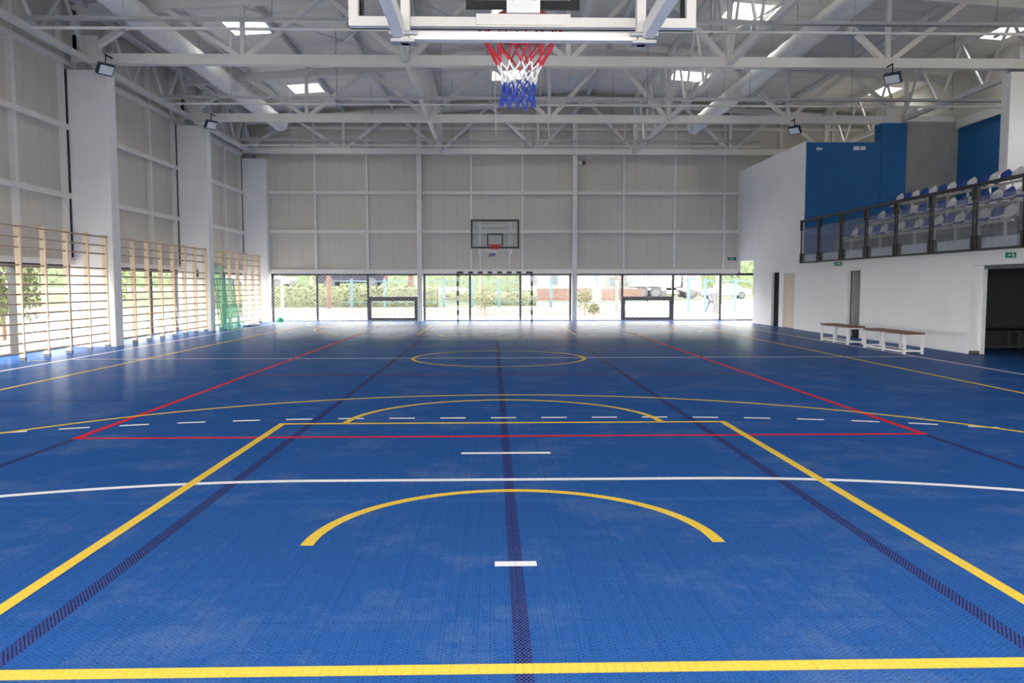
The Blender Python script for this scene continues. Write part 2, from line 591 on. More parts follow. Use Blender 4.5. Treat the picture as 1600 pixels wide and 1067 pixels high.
for x in (-2.1, 0.0, 2.1):
    strip([(x, YN), (x, YF)], LW if x == 0 else 0.08, 'navy', 0.0006, 'dark navy lengthwise tile strip')
for x in (-4.23, 4.23):
    both([(x, YN), (x, 7.76)], LW, 'navy', 0.0006, 'dark navy strip running on from the red corner')
both([(-9, 5.45), (9, 5.45)], LW, 'pale_blue', 0.0004, 'paler blue crosswise tile strip')
both([(-9, 10.45), (-4.9, 10.45)], LW, 'navy', 0.0008, 'thin navy crosswise strip')
for x in (-1, 1):
    strip([(8.8 * x, YN), (8.8 * x, 32.8)], LW, 'white_line', 0.0012, 'white lengthwise sideline')
    strip([(7.25 * x, 2.965), (7.25 * x, 29.735)], LW, 'yellow', 0.0012, 'yellow lengthwise sideline')
    strip([(4.23 * x, 7.8), (4.23 * x, 24.9)], LW, 'red', 0.0014, 'red lengthwise sideline')
strip([(-8.8, YC), (8.8, YC)], LW, 'white_line', 0.0013, 'white halfway line')
strip(arc(0, YC, 1.77, 0, 360, 96), LW, 'yellow', 0.0016, 'yellow centre circle')
both([(-4.265, 7.8), (4.265, 7.8)], LW, 'red', 0.0015, 'red end line')
both([(-4.23, 13.3), (4.23, 13.3)], LW, 'dull_red', 0.0015, 'red crosswise inner line')
both([(-7.25, 3.0), (7.25, 3.0)], 0.082, 'yellow', 0.0018, 'yellow baseline')
both([(-2.445, 8.57), (2.445, 8.57)], LW, 'yellow', 0.0018, 'yellow free throw line')
for x in (-2.41, 2.41):
    both([(x, 3.0), (x, 8.6)], LW, 'yellow', 0.0017, 'yellow edge of the key')
both(arc(0, 8.57, 1.73, 0, 180), LW, 'yellow', 0.0019, 'yellow free throw half circle')
both(arc(0, 4.5, 1.2, 0, 180), LW, 'yellow', 0.0019, 'yellow half circle under the basket')
A3 = [(6.28, 3.0)] + arc(0, 4.5, 6.28, 0, 180, 96) + [(-6.28, 3.0)]
both(A3, LW, 'yellow', 0.0017, 'yellow three point arc')
G0 = -0.1
A6 = arc(1.5, G0, 6.13, 0, 90) + arc(-1.5, G0, 6.13, 90, 180)
both(A6, LW, 'white_line', 0.0016, 'white goal area line')
both([(-0.405, 7.0), (0.395, 7.0)], LW, 'white_line', 0.002, 'short white penalty mark')
both([(-0.113, 4.17), (0.113, 4.17)], LW, 'white_line', 0.0022, 'very short white keeper mark')
A9 = arc(1.5, G0, 9.0, 8, 90, 400) + arc(-1.5, G0, 9.0, 90, 172, 400)
acc, prev, seg, dashes, on = 0.0, None, [], [], True
# dashes of one tile, gaps of one tile, measured from the middle outwards
path = A9
cum = [0.0]
for i in range(1, len(path)):
    cum.append(cum[-1] + math.dist(path[i], path[i - 1]))
mid = cum[-1] / 2


def at_len(s_):
    for i in range(1, len(path)):
        if cum[i] >= s_:
            t = (s_ - cum[i - 1]) / max(1e-9, cum[i] - cum[i - 1])
            return tuple(path[i - 1][k] + t * (path[i][k] - path[i - 1][k]) for k in (0, 1))
    return path[-1]


k = -18
while k <= 18:
    c = mid + (k * 2) * TILE + 0.0
    if 0.2 < c < cum[-1] - 0.2:
        both([at_len(c - TILE / 2), at_len(c), at_len(c + TILE / 2)], LW, 'white_line', 0.0016, 'white dash of the free throw arc')
    k += 1

# ------------------------------------------------------------------ setting: left wall, pillars
BAYS = [(-0.3 + 6.7 * i, -0.3 + 6.7 * (i + 1)) for i in range(5)]
PIL = [-0.3, 6.4, 13.1, 19.92, 26.55, 33.25]
wl = MB().prism([(YN, GZ), (YF + 0.1, GZ), (YF + 0.1, 8.5), (YN, 8.5)], 'x', XL - 0.15, XL).build('wall_left', 'panel_y')
struct(wl, 'cream clad side wall above the ribbon windows behind the wall bars', 'wall')
for z, ht in ((2.08, 0.12), (3.68, 0.13), (5.33, 0.13), (6.87, 0.14)):
    MB().box(XL, XL + 0.14, YN, YF, z - ht / 2, z + ht / 2).build('girt', 'steel', wl)
for i in range(6):
    for j in range(3):
        y = PIL[i] + 2.22 * j - (0.36 if j == 0 else 0)
        if y < YF - 0.3:
            MB().box(XL, XL + 0.12, y - 0.06, y + 0.06, GZ + 0.05, 8.4).build('post', 'steel', wl)
for i, y in enumerate(PIL):
    o = MB().box(XL + 0.02, -9.42, y - 0.2, y + 0.2, 0, 6.70).build('pillar', 'plaster', bevel=0.01)
    struct(o, 'broad white plastered pillar under a roof truss, %s from the near end wall' % ORD[i], 'pillar')
    MB().box(XL + 0.35, -9.95, y - 0.15, y + 0.15, 6.70, 6.89).build('bearing_plate', 'mid_grey', o)
    MB().box(XL + 0.03, XL + 0.13, y - 0.27, y - 0.21, GZ + 0.18, 6.7).build('joint_strip', 'dark', o)


def glazing(name, axis, a, b, t, mull, z0, z1, m_frame, wd, dp, label):
    """ribbon window: bottom and top rail, mullions and one pane, lying in the plane axis = t"""
    def bx(u0, u1, v0, v1, d0, d1):
        return MB().box(d0, d1, u0, u1, v0, v1) if axis == 'x' else MB().box(u0, u1, d0, d1, v0, v1)
    win = bx(a, b, z0, z0 + 0.05, t - 0.05, t + 0.05).build(name, m_frame)
    struct(win, label, 'window')
    bx(a, b, z1 - 0.1, z1, t - 0.05, t + 0.05).build('head_rail', m_frame, win)
    for u in mull:
        bx(u - wd / 2, u + wd / 2, z0 + 0.02, z1, t - dp / 2, t + dp / 2).build('mullion', m_frame, win)
    bx(a, b, z0 + 0.02, z1, t - 0.006, t + 0.006).build('pane', 'glass', win)
    return win


glazing('window_1', 'x', YN, YF, XL - 0.08, [PIL[i] + 2.22 * j for i in range(5) for j in range(3)], 0.0, GZ, 'mullion', 0.10, 0.18, 'long ribbon window with grey mullions behind the wall bars')

# ------------------------------------------------------------------ setting: far wall
XE = 15.6


def gable(z0, x0=XL - 0.15, x1=XE + 0.15):
    return [(x0, z0), (x1, z0), (x1, roof_z(x1) + 0.05), (RIDGE, ROOF_Z + 0.05), (x0, roof_z(x0) + 0.05)]


NOTCH = [(XL - 0.15, GZ), (10.42, GZ), (10.42, 2.58), (11.25, 2.58), (11.25, GZ)]
wf = MB().prism(NOTCH + gable(GZ)[1:], 'y', YF, YF + 0.15).build('wall_far', 'panel')
struct(wf, 'cream panelled end wall above the far ribbon window', 'wall')
MB().box(11.3, XE, YF, YF + 0.15, 0, GZ).build('wall_base', 'plaster', wf)
for x in (-7.5, -5.35, -1.02, 1.13, 5.40, 7.55, 9.65, 12.0, 14.2):
    MB().box(x - 0.045, x + 0.045, YF - 0.10, YF, GZ + 0.1, 8.6).build('post', 'steel', wf)
for z, ht in ((2.09, 0.18), (3.76, 0.12), (5.36, 0.12), (8.0, 0.12)):
    MB().box(-9.4, 10.25 if z < 6 else XE, YF - 0.12, YF, z - ht / 2, z + ht / 2).build('girt', 'steel', wf)
for i, x in enumerate((-3.17, 3.32)):
    o = MB().box(x - 0.1, x + 0.1, YF - 0.28, YF - 0.02, 0, 8.7).build('pillar', 'steel')
    struct(o, 'slim grey steel column on the end wall, %s the wall mounted basket' % ('nearer the wall bars than' if i == 0 else 'nearer the benches than'), 'pillar')
win2 = glazing('window_2', 'y', -9.42, 11.3, YF + 0.06, (-9.36, -7.5, -5.37, -3.0, -1.08, 1.05, 3.17, 5.38, 7.55, 9.58, 11.2), 0.0, GZ, 'dark', 0.085, 0.10, 'ribbon window with black frames in the far end wall')
for (a, b) in ((-5.40, -3.29), (5.35, 7.53)):
    for (x0, x1, z0, z1) in ((a, b, 0.86, 1.03), (a, b, 0.02, 0.15), (a, a + 0.16, 0.1, 0.9), (b - 0.13, b, 0.1, 0.9)):
        MB().box(x0, x1, YF - 0.02, YF + 0.12, z0, z1).build('vent_sash', 'dark', win2)
    MB().box((a + b) / 2 - 0.03, (a + b) / 2 + 0.03, YF - 0.06, YF - 0.02, 0.82, 0.96).build('handle', 'dark', win2)
# protective net in front of the far window
o5 = MB().box(10.42, 11.25, YF + 0.03, YF + 0.09, 2.53, 2.58).build('window_5', 'dark')
struct(o5, 'small bright transom window in the passage at the far corner', 'window')
MB().box(10.42, 11.25, YF + 0.05, YF + 0.06, GZ, 2.53).build('pane', 'glass', o5)
nt_ = MB()
cell, zn0, zn1, yn = 0.17, 0.03, 2.0, YF - 0.30
x = -9.4 - 2
while x < 10.2:
    for s_ in (1, -1):
        xa, xb = (x, x + (zn1 - zn0) * 1.25)
        za, zb = (zn0, zn1) if s_ == 1 else (zn1, zn0)
        t0_ = max(0, (-9.35 - xa) / (xb - xa))
        t1_ = min(1, (10.2 - xa) / (xb - xa))
        if t1_ > t0_:
            nt_.bar((xa + t0_ * (xb - xa), yn, za + t0_ * (zb - za)), (xa + t1_ * (xb - xa), yn, za + t1_ * (zb - za)), 0.0058, 0.0058)
    x += cell
for z in (zn0, zn1):
    nt_.bar((-9.35, yn, z), (10.2, yn, z), 0.02)
tag(nt_.build('protective_net', 'net_cord'), 'fine grey diamond mesh net hanging before the far window', 'net')

# near wall behind the camera
wn = MB().prism(gable(2.8), 'y', YN - 0.15, YN).build('wall_near', 'panel')
struct(wn, 'panelled end wall behind the viewer', 'wall')
MB().box(10.3, XE, YN - 0.15, YN, 0, 2.8).build('wall_base', 'plaster', wn)
glazing('added_window_near', 'y', XL, 10.3, YN - 0.07, (-7.5, -5.3, -3.2, -1.0, 1.1, 3.2, 5.4, 7.5), 0.0, 2.8, 'dark', 0.085, 0.1, 'added ribbon window behind the viewer, lighting the near floor')  # guessed unseen glazing, added to throw daylight on the near floor

# ------------------------------------------------------------------ setting: right wall, doors, tribune block
YB = 26.3
DOORS = [(28.46, 29.22, 0, 1.97), (26.97, 28.08, 0, 1.93), (22.12, 22.93, 0, 1.92), (13.6, 16.95, 0, 1.92), (31.3, 33.7, 0, 2.5)]
mb = panel(MB(), YN, YF, 0, 2.5, DOORS, XR, XR + 0.1, 'x')
wr = mb.build('wall_right', 'plaster', weld=True)
struct(wr, 'white plastered side wall with doorways under the spectator stand', 'wall')
MB().box(XR, XR + 0.3, YB, YF, 2.5, 6.25).build('upper_wall', 'plaster', wr)
MB().box(XR + 0.1, XR + 0.3, YN, YB, 2.2, 2.5).build('parapet', 'plaster', wr)
MB().box(XR + 0.1, XR + 0.3, 16.95, 17.2, 0, 1.92).build('reveal', 'plaster', wr)
MB().box(XR + 0.1, XR + 0.3, 13.6, 17.2, 1.92, 2.2).build('lintel', 'plaster', wr)
# rooms behind the doorways
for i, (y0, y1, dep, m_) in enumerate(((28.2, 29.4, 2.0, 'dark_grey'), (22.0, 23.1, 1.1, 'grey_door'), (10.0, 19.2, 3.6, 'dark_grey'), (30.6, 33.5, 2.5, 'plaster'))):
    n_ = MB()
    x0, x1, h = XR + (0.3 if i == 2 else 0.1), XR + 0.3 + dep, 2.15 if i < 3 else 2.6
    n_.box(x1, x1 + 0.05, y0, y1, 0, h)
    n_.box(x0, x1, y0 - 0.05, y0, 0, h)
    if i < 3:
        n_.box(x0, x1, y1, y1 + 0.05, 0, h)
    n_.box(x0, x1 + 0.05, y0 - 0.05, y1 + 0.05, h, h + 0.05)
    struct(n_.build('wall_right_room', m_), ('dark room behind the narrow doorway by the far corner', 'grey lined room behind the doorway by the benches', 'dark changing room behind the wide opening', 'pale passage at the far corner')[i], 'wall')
# door 2: closed beige leaf, door 3: open grey leaf, frames
d2 = MB().box(XR + 0.05, XR + 0.09, 26.975, 28.075, 0.01, 1.93).build('door_2', 'tan_door')
struct(d2, 'closed beige door in the white wall', 'door')
MB().bar((XR + 0.03, 27.1, 0.95), (XR + 0.03, 27.22, 0.95), 0.02).build('handle', 'dull_steel', d2)
d3 = MB().box(XR + 0.14, XR + 0.85, 22.9, 22.94, 0.01, 1.9).build('door_3', 'grey_door')
struct(d3, 'open grey door leaf inside the doorway by the benches', 'door')
MB().box(XR + 0.16, XR + 0.20, 22.86, 22.9, 1.5, 1.58).build('hinge', 'dull_steel', d3)
fr = MB().box(XR + 0.24, XR + 0.32, 16.88, 16.96, 0, 1.92).build('trim_1', 'plaster')
struct(fr, 'white jamb of the wide opening to the dark room', 'trim')
MB().box(XR + 0.24, XR + 0.32, 13.6, 16.88, 1.84, 1.92).build('head', 'dark_grey', fr)
o = MB().box(XR + 0.01, XR + 0.24, 16.925, 16.945, 0, 0.07).build('baseboard_right', 'dark_grey')
struct(o, 'dark skirting at the wide opening', 'baseboard')

o = MB().box(15.5, 15.65, 26.55, YF, 2.4, 8.7).build('wall_right_rear', 'panel_y')
struct(o, 'cream clad side wall beyond the spectator stand', 'wall')
MB().box(15.4, 15.5, 26.9, YF, 6.8, 6.95).build('girt', 'steel', o)
# blue end wall of the stand, block behind it, blue column, grey rear wall
we = MB().box(XR + 0.3, 12.78, YB, YB + 0.2, 2.4, 6.22).build('wall_stand', 'blue_wall')
struct(we, 'dark blue end wall closing the spectator stand', 'wall')
MB().box(XR + 0.02, XR + 0.3, YB - 0.004, YB, 2.5, 6.22).build('wall_edge', 'blue_wall', we)
MB().box(XR + 0.3, XE, YB + 0.42, YF, 6.05, 6.2).build('block_roof', 'plaster', we)
o = MB().box(12.78, 13.62, YB - 0.02, YB + 0.5, 2.4, 6.85).build('pillar', 'blue_wall')
struct(o, 'blue painted pillar rising above the blue end wall', 'pillar')
o = MB().box(13.62, 15.5, YB + 0.25, YB + 0.4, 2.4, 6.95).build('wall_rear', 'concrete')
struct(o, 'grey wall behind the top row of seats', 'wall')
mb = panel(MB(), YN, YB + 0.25, 2.4, 6.9, [(8.5, 17.6, 4.9, 6.0)], 15.5, 15.65, 'x')
wb = mb.build('wall_back', 'blue_wall', weld=True)
struct(wb, 'blue rear wall of the spectator stand', 'wall')
MB().box(15.5, 15.65, YN, YB + 0.25, 6.9, 8.7).build('upper_cladding', 'panel_y', wb)
MB().box(15.40, 15.5, YN, YB + 0.25, 6.72, 7.0).build('tie_beam', 'steel', wb)
glazing('added_window_stand', 'x', 8.5, 17.6, 15.58, (10.3, 12.5, 14.6), 4.9, 6.0, 'mid_grey', 0.08, 0.1, 'added unseen high window, lighting the stand')  # guessed unseen window, added so daylight brightens the pillar by the seats
portal((15.7, 13.05, 5.4), (-1, 0, 0), 9.1, 1.1)
o = MB().box(12.75, 13.8, 19.72, 20.06, 2.4, 6.78).build('pillar', 'plaster', bevel=0.01)
struct(o, 'brightly lit white pillar behind the top row of seats', 'pillar')
MB().box(12.85, 13.7, 19.76, 20.04, 6.78, 6.86).build('bearing_plate', 'dark_grey', o)
ts = MB().prism([(XR + 0.3, 2.3), (15.5, 2.3), (15.5, 3.5), (11.95, 3.5), (11.95, 3.0), (11.28, 3.0), (11.28, 2.52), (XR + 0.3, 2.52)], 'y', 15.9, YB).build('stand_steps', 'concrete')
struct(ts, 'grey concrete stepped terrace of the spectator stand', 'stand')
for k in range(5):
    MB().box(11.0 + 0.2 * k, 11.3 + 0.2 * k, 14.2, 15.9, 2.3, 2.65 + 0.18 * k).build('stair_step', 'concrete', ts)
MB().box(XR + 0.3, 15.5, YN, 15.9, 2.3, 2.5).build('walkway_slab', 'concrete', ts)

# ------------------------------------------------------------------ setting: roof
mb = MB()
cl = []
for side in (0, 1):
    x0, x1 = ((XL - 0.2, RIDGE), (RIDGE, 15.7))[side]
    holes = [(a - 0.57, a + 0.57, b - 0.62, b + 0.62) for a in SKY_X for b in SKY_Y if x0 < a < x1]
    pm = panel(MB(), x0, x1, YN - 0.15, YF + 0.15, holes, 0.0, 0.16, 'z')
    pm.v = [(v[0], v[1], v[2] + roof_z(v[0])) for v in pm.v]
    mb.add(pm.v, pm.f)
ce = mb.build('ceiling', 'roof', weld=True)
struct(ce, 'grey ribbed sheet roof underside with skylight openings', 'ceiling')
for a in SKY_X:
    for b in SKY_Y:
        z = roof_z(a) + 0.02
        fr_ = MB()
        for (x0, x1, y0, y1) in ((a - 0.62, a - 0.55, b - 0.66, b + 0.66), (a + 0.55, a + 0.62, b - 0.66, b + 0.66), (a - 0.55, a + 0.55, b - 0.66, b - 0.6), (a - 0.55, a + 0.55, b + 0.6, b + 0.66)):
            fr_.box(x0, x1, y0, y1, z + 0.1, z + 0.34)
        s_ = fr_.build('skylight', 'steel', ce)
        MB().box(a - 0.55, a + 0.55, b - 0.6, b + 0.6, z + 0.27, z + 0.30).build('pane', 'skylight_glass', s_)
px = RIDGE - 14.0
while px < 15.6:
    z = roof_z(px)
    p_ = MB().box(px - 0.05, px + 0.05, YN, YF, z - 0.03, z - 0.01)
    p_.box(px - 0.012, px + 0.012, YN, YF, z - 0.2, z - 0.03)
    p_.box(px - 0.05, px + 0.05, YN, YF, z - 0.22, z - 0.2)
    p_.build('purlin', 'steel', ce)
    px += 2.0

# ------------------------------------------------------------------ roof trusses
YT = [20.0, 26.7, 33.15]
ZB = 7.02


def top_z(x):
    return roof_z(x) - 0.22 - 0.13


for i, yt in enumerate(YT):
    t = thing('roof_truss', ('white steel roof truss nearest to the viewer, with two floodlights', 'white steel roof truss in the middle, ending above the blue pillar', 'white steel roof truss against the far end wall')[i], 'truss', (0, yt, 0), 0, 'roof trusses')
    x1 = 13.75 if i == 0 else (15.35 if i == 1 else 15.3)
    MB().box(-10.35, x1, -0.11, 0.11, ZB - 0.12, ZB + 0.12).build('bottom_chord', 'steel', t)
    tc_ = MB().bar((-10.3, 0, top_z(-10.3)), (RIDGE, 0, top_z(RIDGE)), 0.2, 0.25)
    tc_.bar((RIDGE, 0, top_z(RIDGE)), (15.35, 0, top_z(15.35)), 0.2, 0.25)
    tc_.build('top_chord', 'steel', t)
    nodes_b = [RIDGE - 2.03 + 4 * k for k in range(-3, 4) if -10.4 < RIDGE - 2.03 + 4 * k < x1]
    for xb in nodes_b:
        for s_ in (-1, 1):
            xt = xb + 2.0 * s_
            if -10.35 < xt < 15.4:
                MB().bar((xb + 0.12 * s_, 0, ZB + 0.1), (xt, 0, top_z(xt)), 0.12, 0.15, (0, 1, 0)).build('diagonal', 'steel', t)
        if xb > -10:
            MB().box(xb - 0.055, xb + 0.055, -0.05, 0.05, ZB, top_z(xb)).build('vertical', 'steel', t)
    MB().prism([(RIDGE - 0.5, top_z(RIDGE) + 0.1), (RIDGE + 0.5, top_z(RIDGE) + 0.1), (RIDGE + 0.5, top_z(RIDGE) - 0.12), (RIDGE + 0.3, top_z(RIDGE) - 0.3), (RIDGE - 0.3, top_z(RIDGE) - 0.3), (RIDGE - 0.5, top_z(RIDGE) - 0.12)], 'y', -0.12, 0.12).build('ridge_plate', 'steel', t)
    MB().box(13.05, 14.1 if i else 13.7, -0.13, 0.13, ZB + 0.1, ZB + 0.42).build('gusset_plate', 'steel', t)
    MB().box(-10.3, -9.7, -0.1, 0.1, ZB + 0.1, ZB + 0.55).build('gusset_plate', 'steel', t)
    MB().box(-10.35, -10.2, -0.1, 0.1, ZB, top_z(-10.3)).build('end_post', 'steel', t)

# lengthwise lattice girders between the trusses
for gi, (gx, gl) in enumerate(((-9.95, 'along the eaves over the wall bars'), (RIDGE - 6.03, 'between the wall bars side and the ridge'), (RIDGE + 1.97, 'just beyond the ridge'), (13.62, 'along the edge of the spectator stand'))):
    for bi, (ya, yb) in enumerate(((13.3, 20.0), (20.0, 26.7), (26.7, 33.15))):
        g = thing('lattice_girder', 'white zigzag girder %s, %s bay' % (gl, ('nearest', 'middle', 'farthest')[bi]), 'girder', (gx, ya, 0), 0, 'lengthwise lattice girders')
        L = yb - ya
        za, zt = ZB - (0.06 if gi == 0 else 0), roof_z(gx) - 0.3
        MB().box(-0.06, 0.06, 0.12, L - 0.12, za - 0.07, za + 0.07).build('bottom_chord', 'steel', g)
        MB().box(-0.05, 0.05, 0.12, L - 0.12, zt - 0.05, zt + 0.05).build('top_chord', 'steel', g)
        h = L / 6
        for k in range(6):
            a_, b_ = (za, zt) if k % 2 == 0 else (zt, za)
            y0_, y1_ = k * h, (k + 1) * h
            if k == 0:
                y0_ += 0.15
            if k == 5:
                y1_ -= 0.15
            MB().bar((0, y0_, a_), (0, y1_, b_), 0.06, 0.06).build('lacing', 'steel', g)

# thin bracing rods in the roof plane
for bi, (x0, x1) in enumerate(((-6.3, -2.5), (5.95, 7.6), (1.6, -2.1))):
    for s_ in (0, 1):
        ya, yb = (20.2, 26.5) if s_ == 0 else (26.5, 20.2)
        o = MB().tube([(x0, ya, roof_z(x0) - 0.42 - 0.06 * s_), (x1, yb, roof_z(x1) - 0.42 - 0.06 * s_)], 0.022, 6).build('bracing_rod', 'steel')
        tag(o, 'thin diagonal roof rod %s, %s of the cross' % (('beside the wall bars side duct', 'beside the stand side duct', 'under the ridge')[bi], ('one rod', 'other rod')[s_]), 'rod', 'roof bracing rods')

# cable trays with a pipe below, hung across the hall
for i, (y, x1) in enumerate(((16.65, 15.3), (23.35, 15.0), (30.05, 10.0))):
    t = thing('cable_tray', 'grey cable tray with a pale pipe hung across the hall, %s one' % ('nearest', 'middle', 'farthest')[i], 'cable tray', (0, y, 0), 0, 'hung cable trays')
    c_ = MB()
    c_.box(-9.6, x1, -0.06, 0.06, 6.875, 6.89)
    c_.box(-9.6, x1, -0.065, -0.055, 6.875, 6.94)
    c_.box(-9.6, x1, 0.055, 0.065, 6.875, 6.94)
    c_.build('tray', 'dull_steel', t)
    MB().tube([(-9.5, 0, 6.72), (x1, 0, 6.72)], 0.032, 10).build('pipe', 'steel', t)
    xx = -7.6
    while xx < x1 - 0.2:
        MB().tube([(xx, 0, 6.70), (xx, 0, roof_z(xx) - 0.01)], 0.010, 5).build('hanger_rod', 'mid_grey', t)
        MB().box(xx - 0.03, xx + 0.03, -0.07, 0.07, 6.66, 6.69).build('bracket', 'mid_grey', t)
        xx += 3.0

# round fabric ducts
for i, (xd, zd, ye) in enumerate(((-8.52, 7.9, 32.1), (8.05, 7.9, 32.4))):
    t = thing('air_duct', ('long round white duct on the wall bars side of the roof', 'long round white duct on the spectator stand side of the roof')[i], 'duct', (xd, 0, zd), 0, 'round air ducts')
    ys = [1.0 + 0.45 * k for k in range(int((ye - 1) / 0.45))]
    MB().tube([(0, y, 0) for y in ys] + [(0, ye, 0)], [0.285 + (0.012 if k % 2 else -0.008) for k in range(len(ys) + 1)], 20, caps=False).build('sleeve', 'duct', t)
    MB().tube([(0, ye - 0.02, 0), (0, ye + 0.1, 0), (0, ye + 0.16, 0)], [0.29, 0.265, 0.12], 20).build('end_cap', 'duct', t)
    for y in (16.7, 19.2, 21.5, 23.4, 25.4, 28.2, 30.5):
        MB().tube([(0, y, 0.27), (0, y, roof_z(xd) - zd)], 0.006, 5).build('hanger', 'dark_grey', t)

# floodlights
for i, (x, y, z, d, lb) in enumerate(((-9.36, 19.55, 6.66, (0.75, -0.5, -0.55), 'black floodlight beside the nearest white pillar'), (-9.2, 26.2, 6.68, (0.75, -0.5, -0.55), 'black floodlight beside the second white pillar'),
                                       (9.72, 19.6, 6.56, (-0.6, -0.55, -0.7), 'black floodlight under the nearest truss, stand side'), (9.86, 26.3, 6.60, (-0.6, -0.55, -0.7), 'black floodlight above the white wall, on the middle truss'))):
    t = thing('floodlight', lb, 'floodlight', (x, y, z), 0, 'floodlights on the trusses')
    q = Vector(d).to_track_quat('Z', 'Y').to_matrix()

    def rot(mb_):
        mb_.v = [tuple(q @ Vector(v)) for v in mb_.v]
        return mb_
    hs = MB().cbox(-0.2, 0.2, -0.14, 0.14, -0.06, 0.03, 0.015)
    for k in range(6):
        hs.box(-0.15 + 0.055 * k, -0.135 + 0.055 * k, -0.1, 0.1, -0.1, -0.06)
    rot(hs).build('housing', 'lamp_blue', t)
    rot(MB().box(-0.165, 0.165, -0.105, 0.105, 0.03, 0.04)).build('lens', 'lamp_lens', t)
    MB().tube([(0, 0, 0.05), (0, 0.02, 0.36)], 0.015, 6).build('stem', 'dark', t)
    MB().box(-0.02, 0.02, 0.0, 0.34, 0.345, 0.37).build('clamp', 'dark', t)

# batten lamp, hanging cables
t = thing('batten_lamp', 'short white batten lamp under the roof near the ridge', 'lamp', (2.75, 29.3, 8.85))
MB().cbox(-0.06, 0.06, -0.8, 0.8, -0.05, 0.05, 0.01).build('body', 'lamp_lens', t)
for y in (-0.7, 0.7):
    MB().tube([(0, y, 0.05), (0, y, roof_z(2.75) - 8.85)], 0.008, 5).build('hanger', 'mid_grey', t)
for i, (x, y) in enumerate(((-0.02, 26.0), (1.92, 29.0))):
    o = MB().tube([(x, y, roof_z(x) - 0.01), (x + 0.02, y, 8.3), (x - 0.01, y, 7.6), (x + 0.02, y, 6.9), (x + 0.01, y, 6.3 if i == 0 else 6.85)], [0.02, 0.02, 0.02, 0.03, 0.012], 6).build('hanging_cable', 'cord_white')
    tag(o, 'white cable hanging down from the roof, %s' % ('beside the near basket net' if i == 0 else 'ending at the farthest cable tray'), 'cable', 'hanging cables')


# ------------------------------------------------------------------ basketball goals
def basket_net(mb_r, mb_w, mb_b, r0, z0, lean):
    """looped cord net: zigzag cords from ring to ring, red then white then blue"""
    n = 12
    rings = [(0.0, r0), (-0.095, 0.176), (-0.18, 0.124), (-0.232, 0.100), (-0.285, 0.091), (-0.345, 0.093), (-0.405, 0.101)]
    for k in range(6):
        (za, ra), (zb, rb) = rings[k], rings[k + 1]
        mb_ = mb_r if k < 2 else (mb_w if k < 4 else mb_b)
        for j in range(n):
            a0 = 2 * math.pi * (j + 0.5 * (k % 2)) / n
            for s_ in (0.5, -0.5):
                a1 = a0 + 2 * math.pi * s_ / n
                jz = random.uniform(-0.012, 0.012)
                p = Vector((ra * math.cos(a0) + lean * za * za, ra * math.sin(a0), z0 + za))
                q = Vector((rb * math.cos(a1) + lean * zb * zb, rb * math.sin(a1), z0 + zb + jz * (k > 0)))
                m_ = (p + q) / 2 + Vector((random.uniform(-.006, .006), random.uniform(-.006, .006), 0))
                mb_.tube([p, m_, q], 0.0052, 5)
    return mb_r, mb_w, mb_b


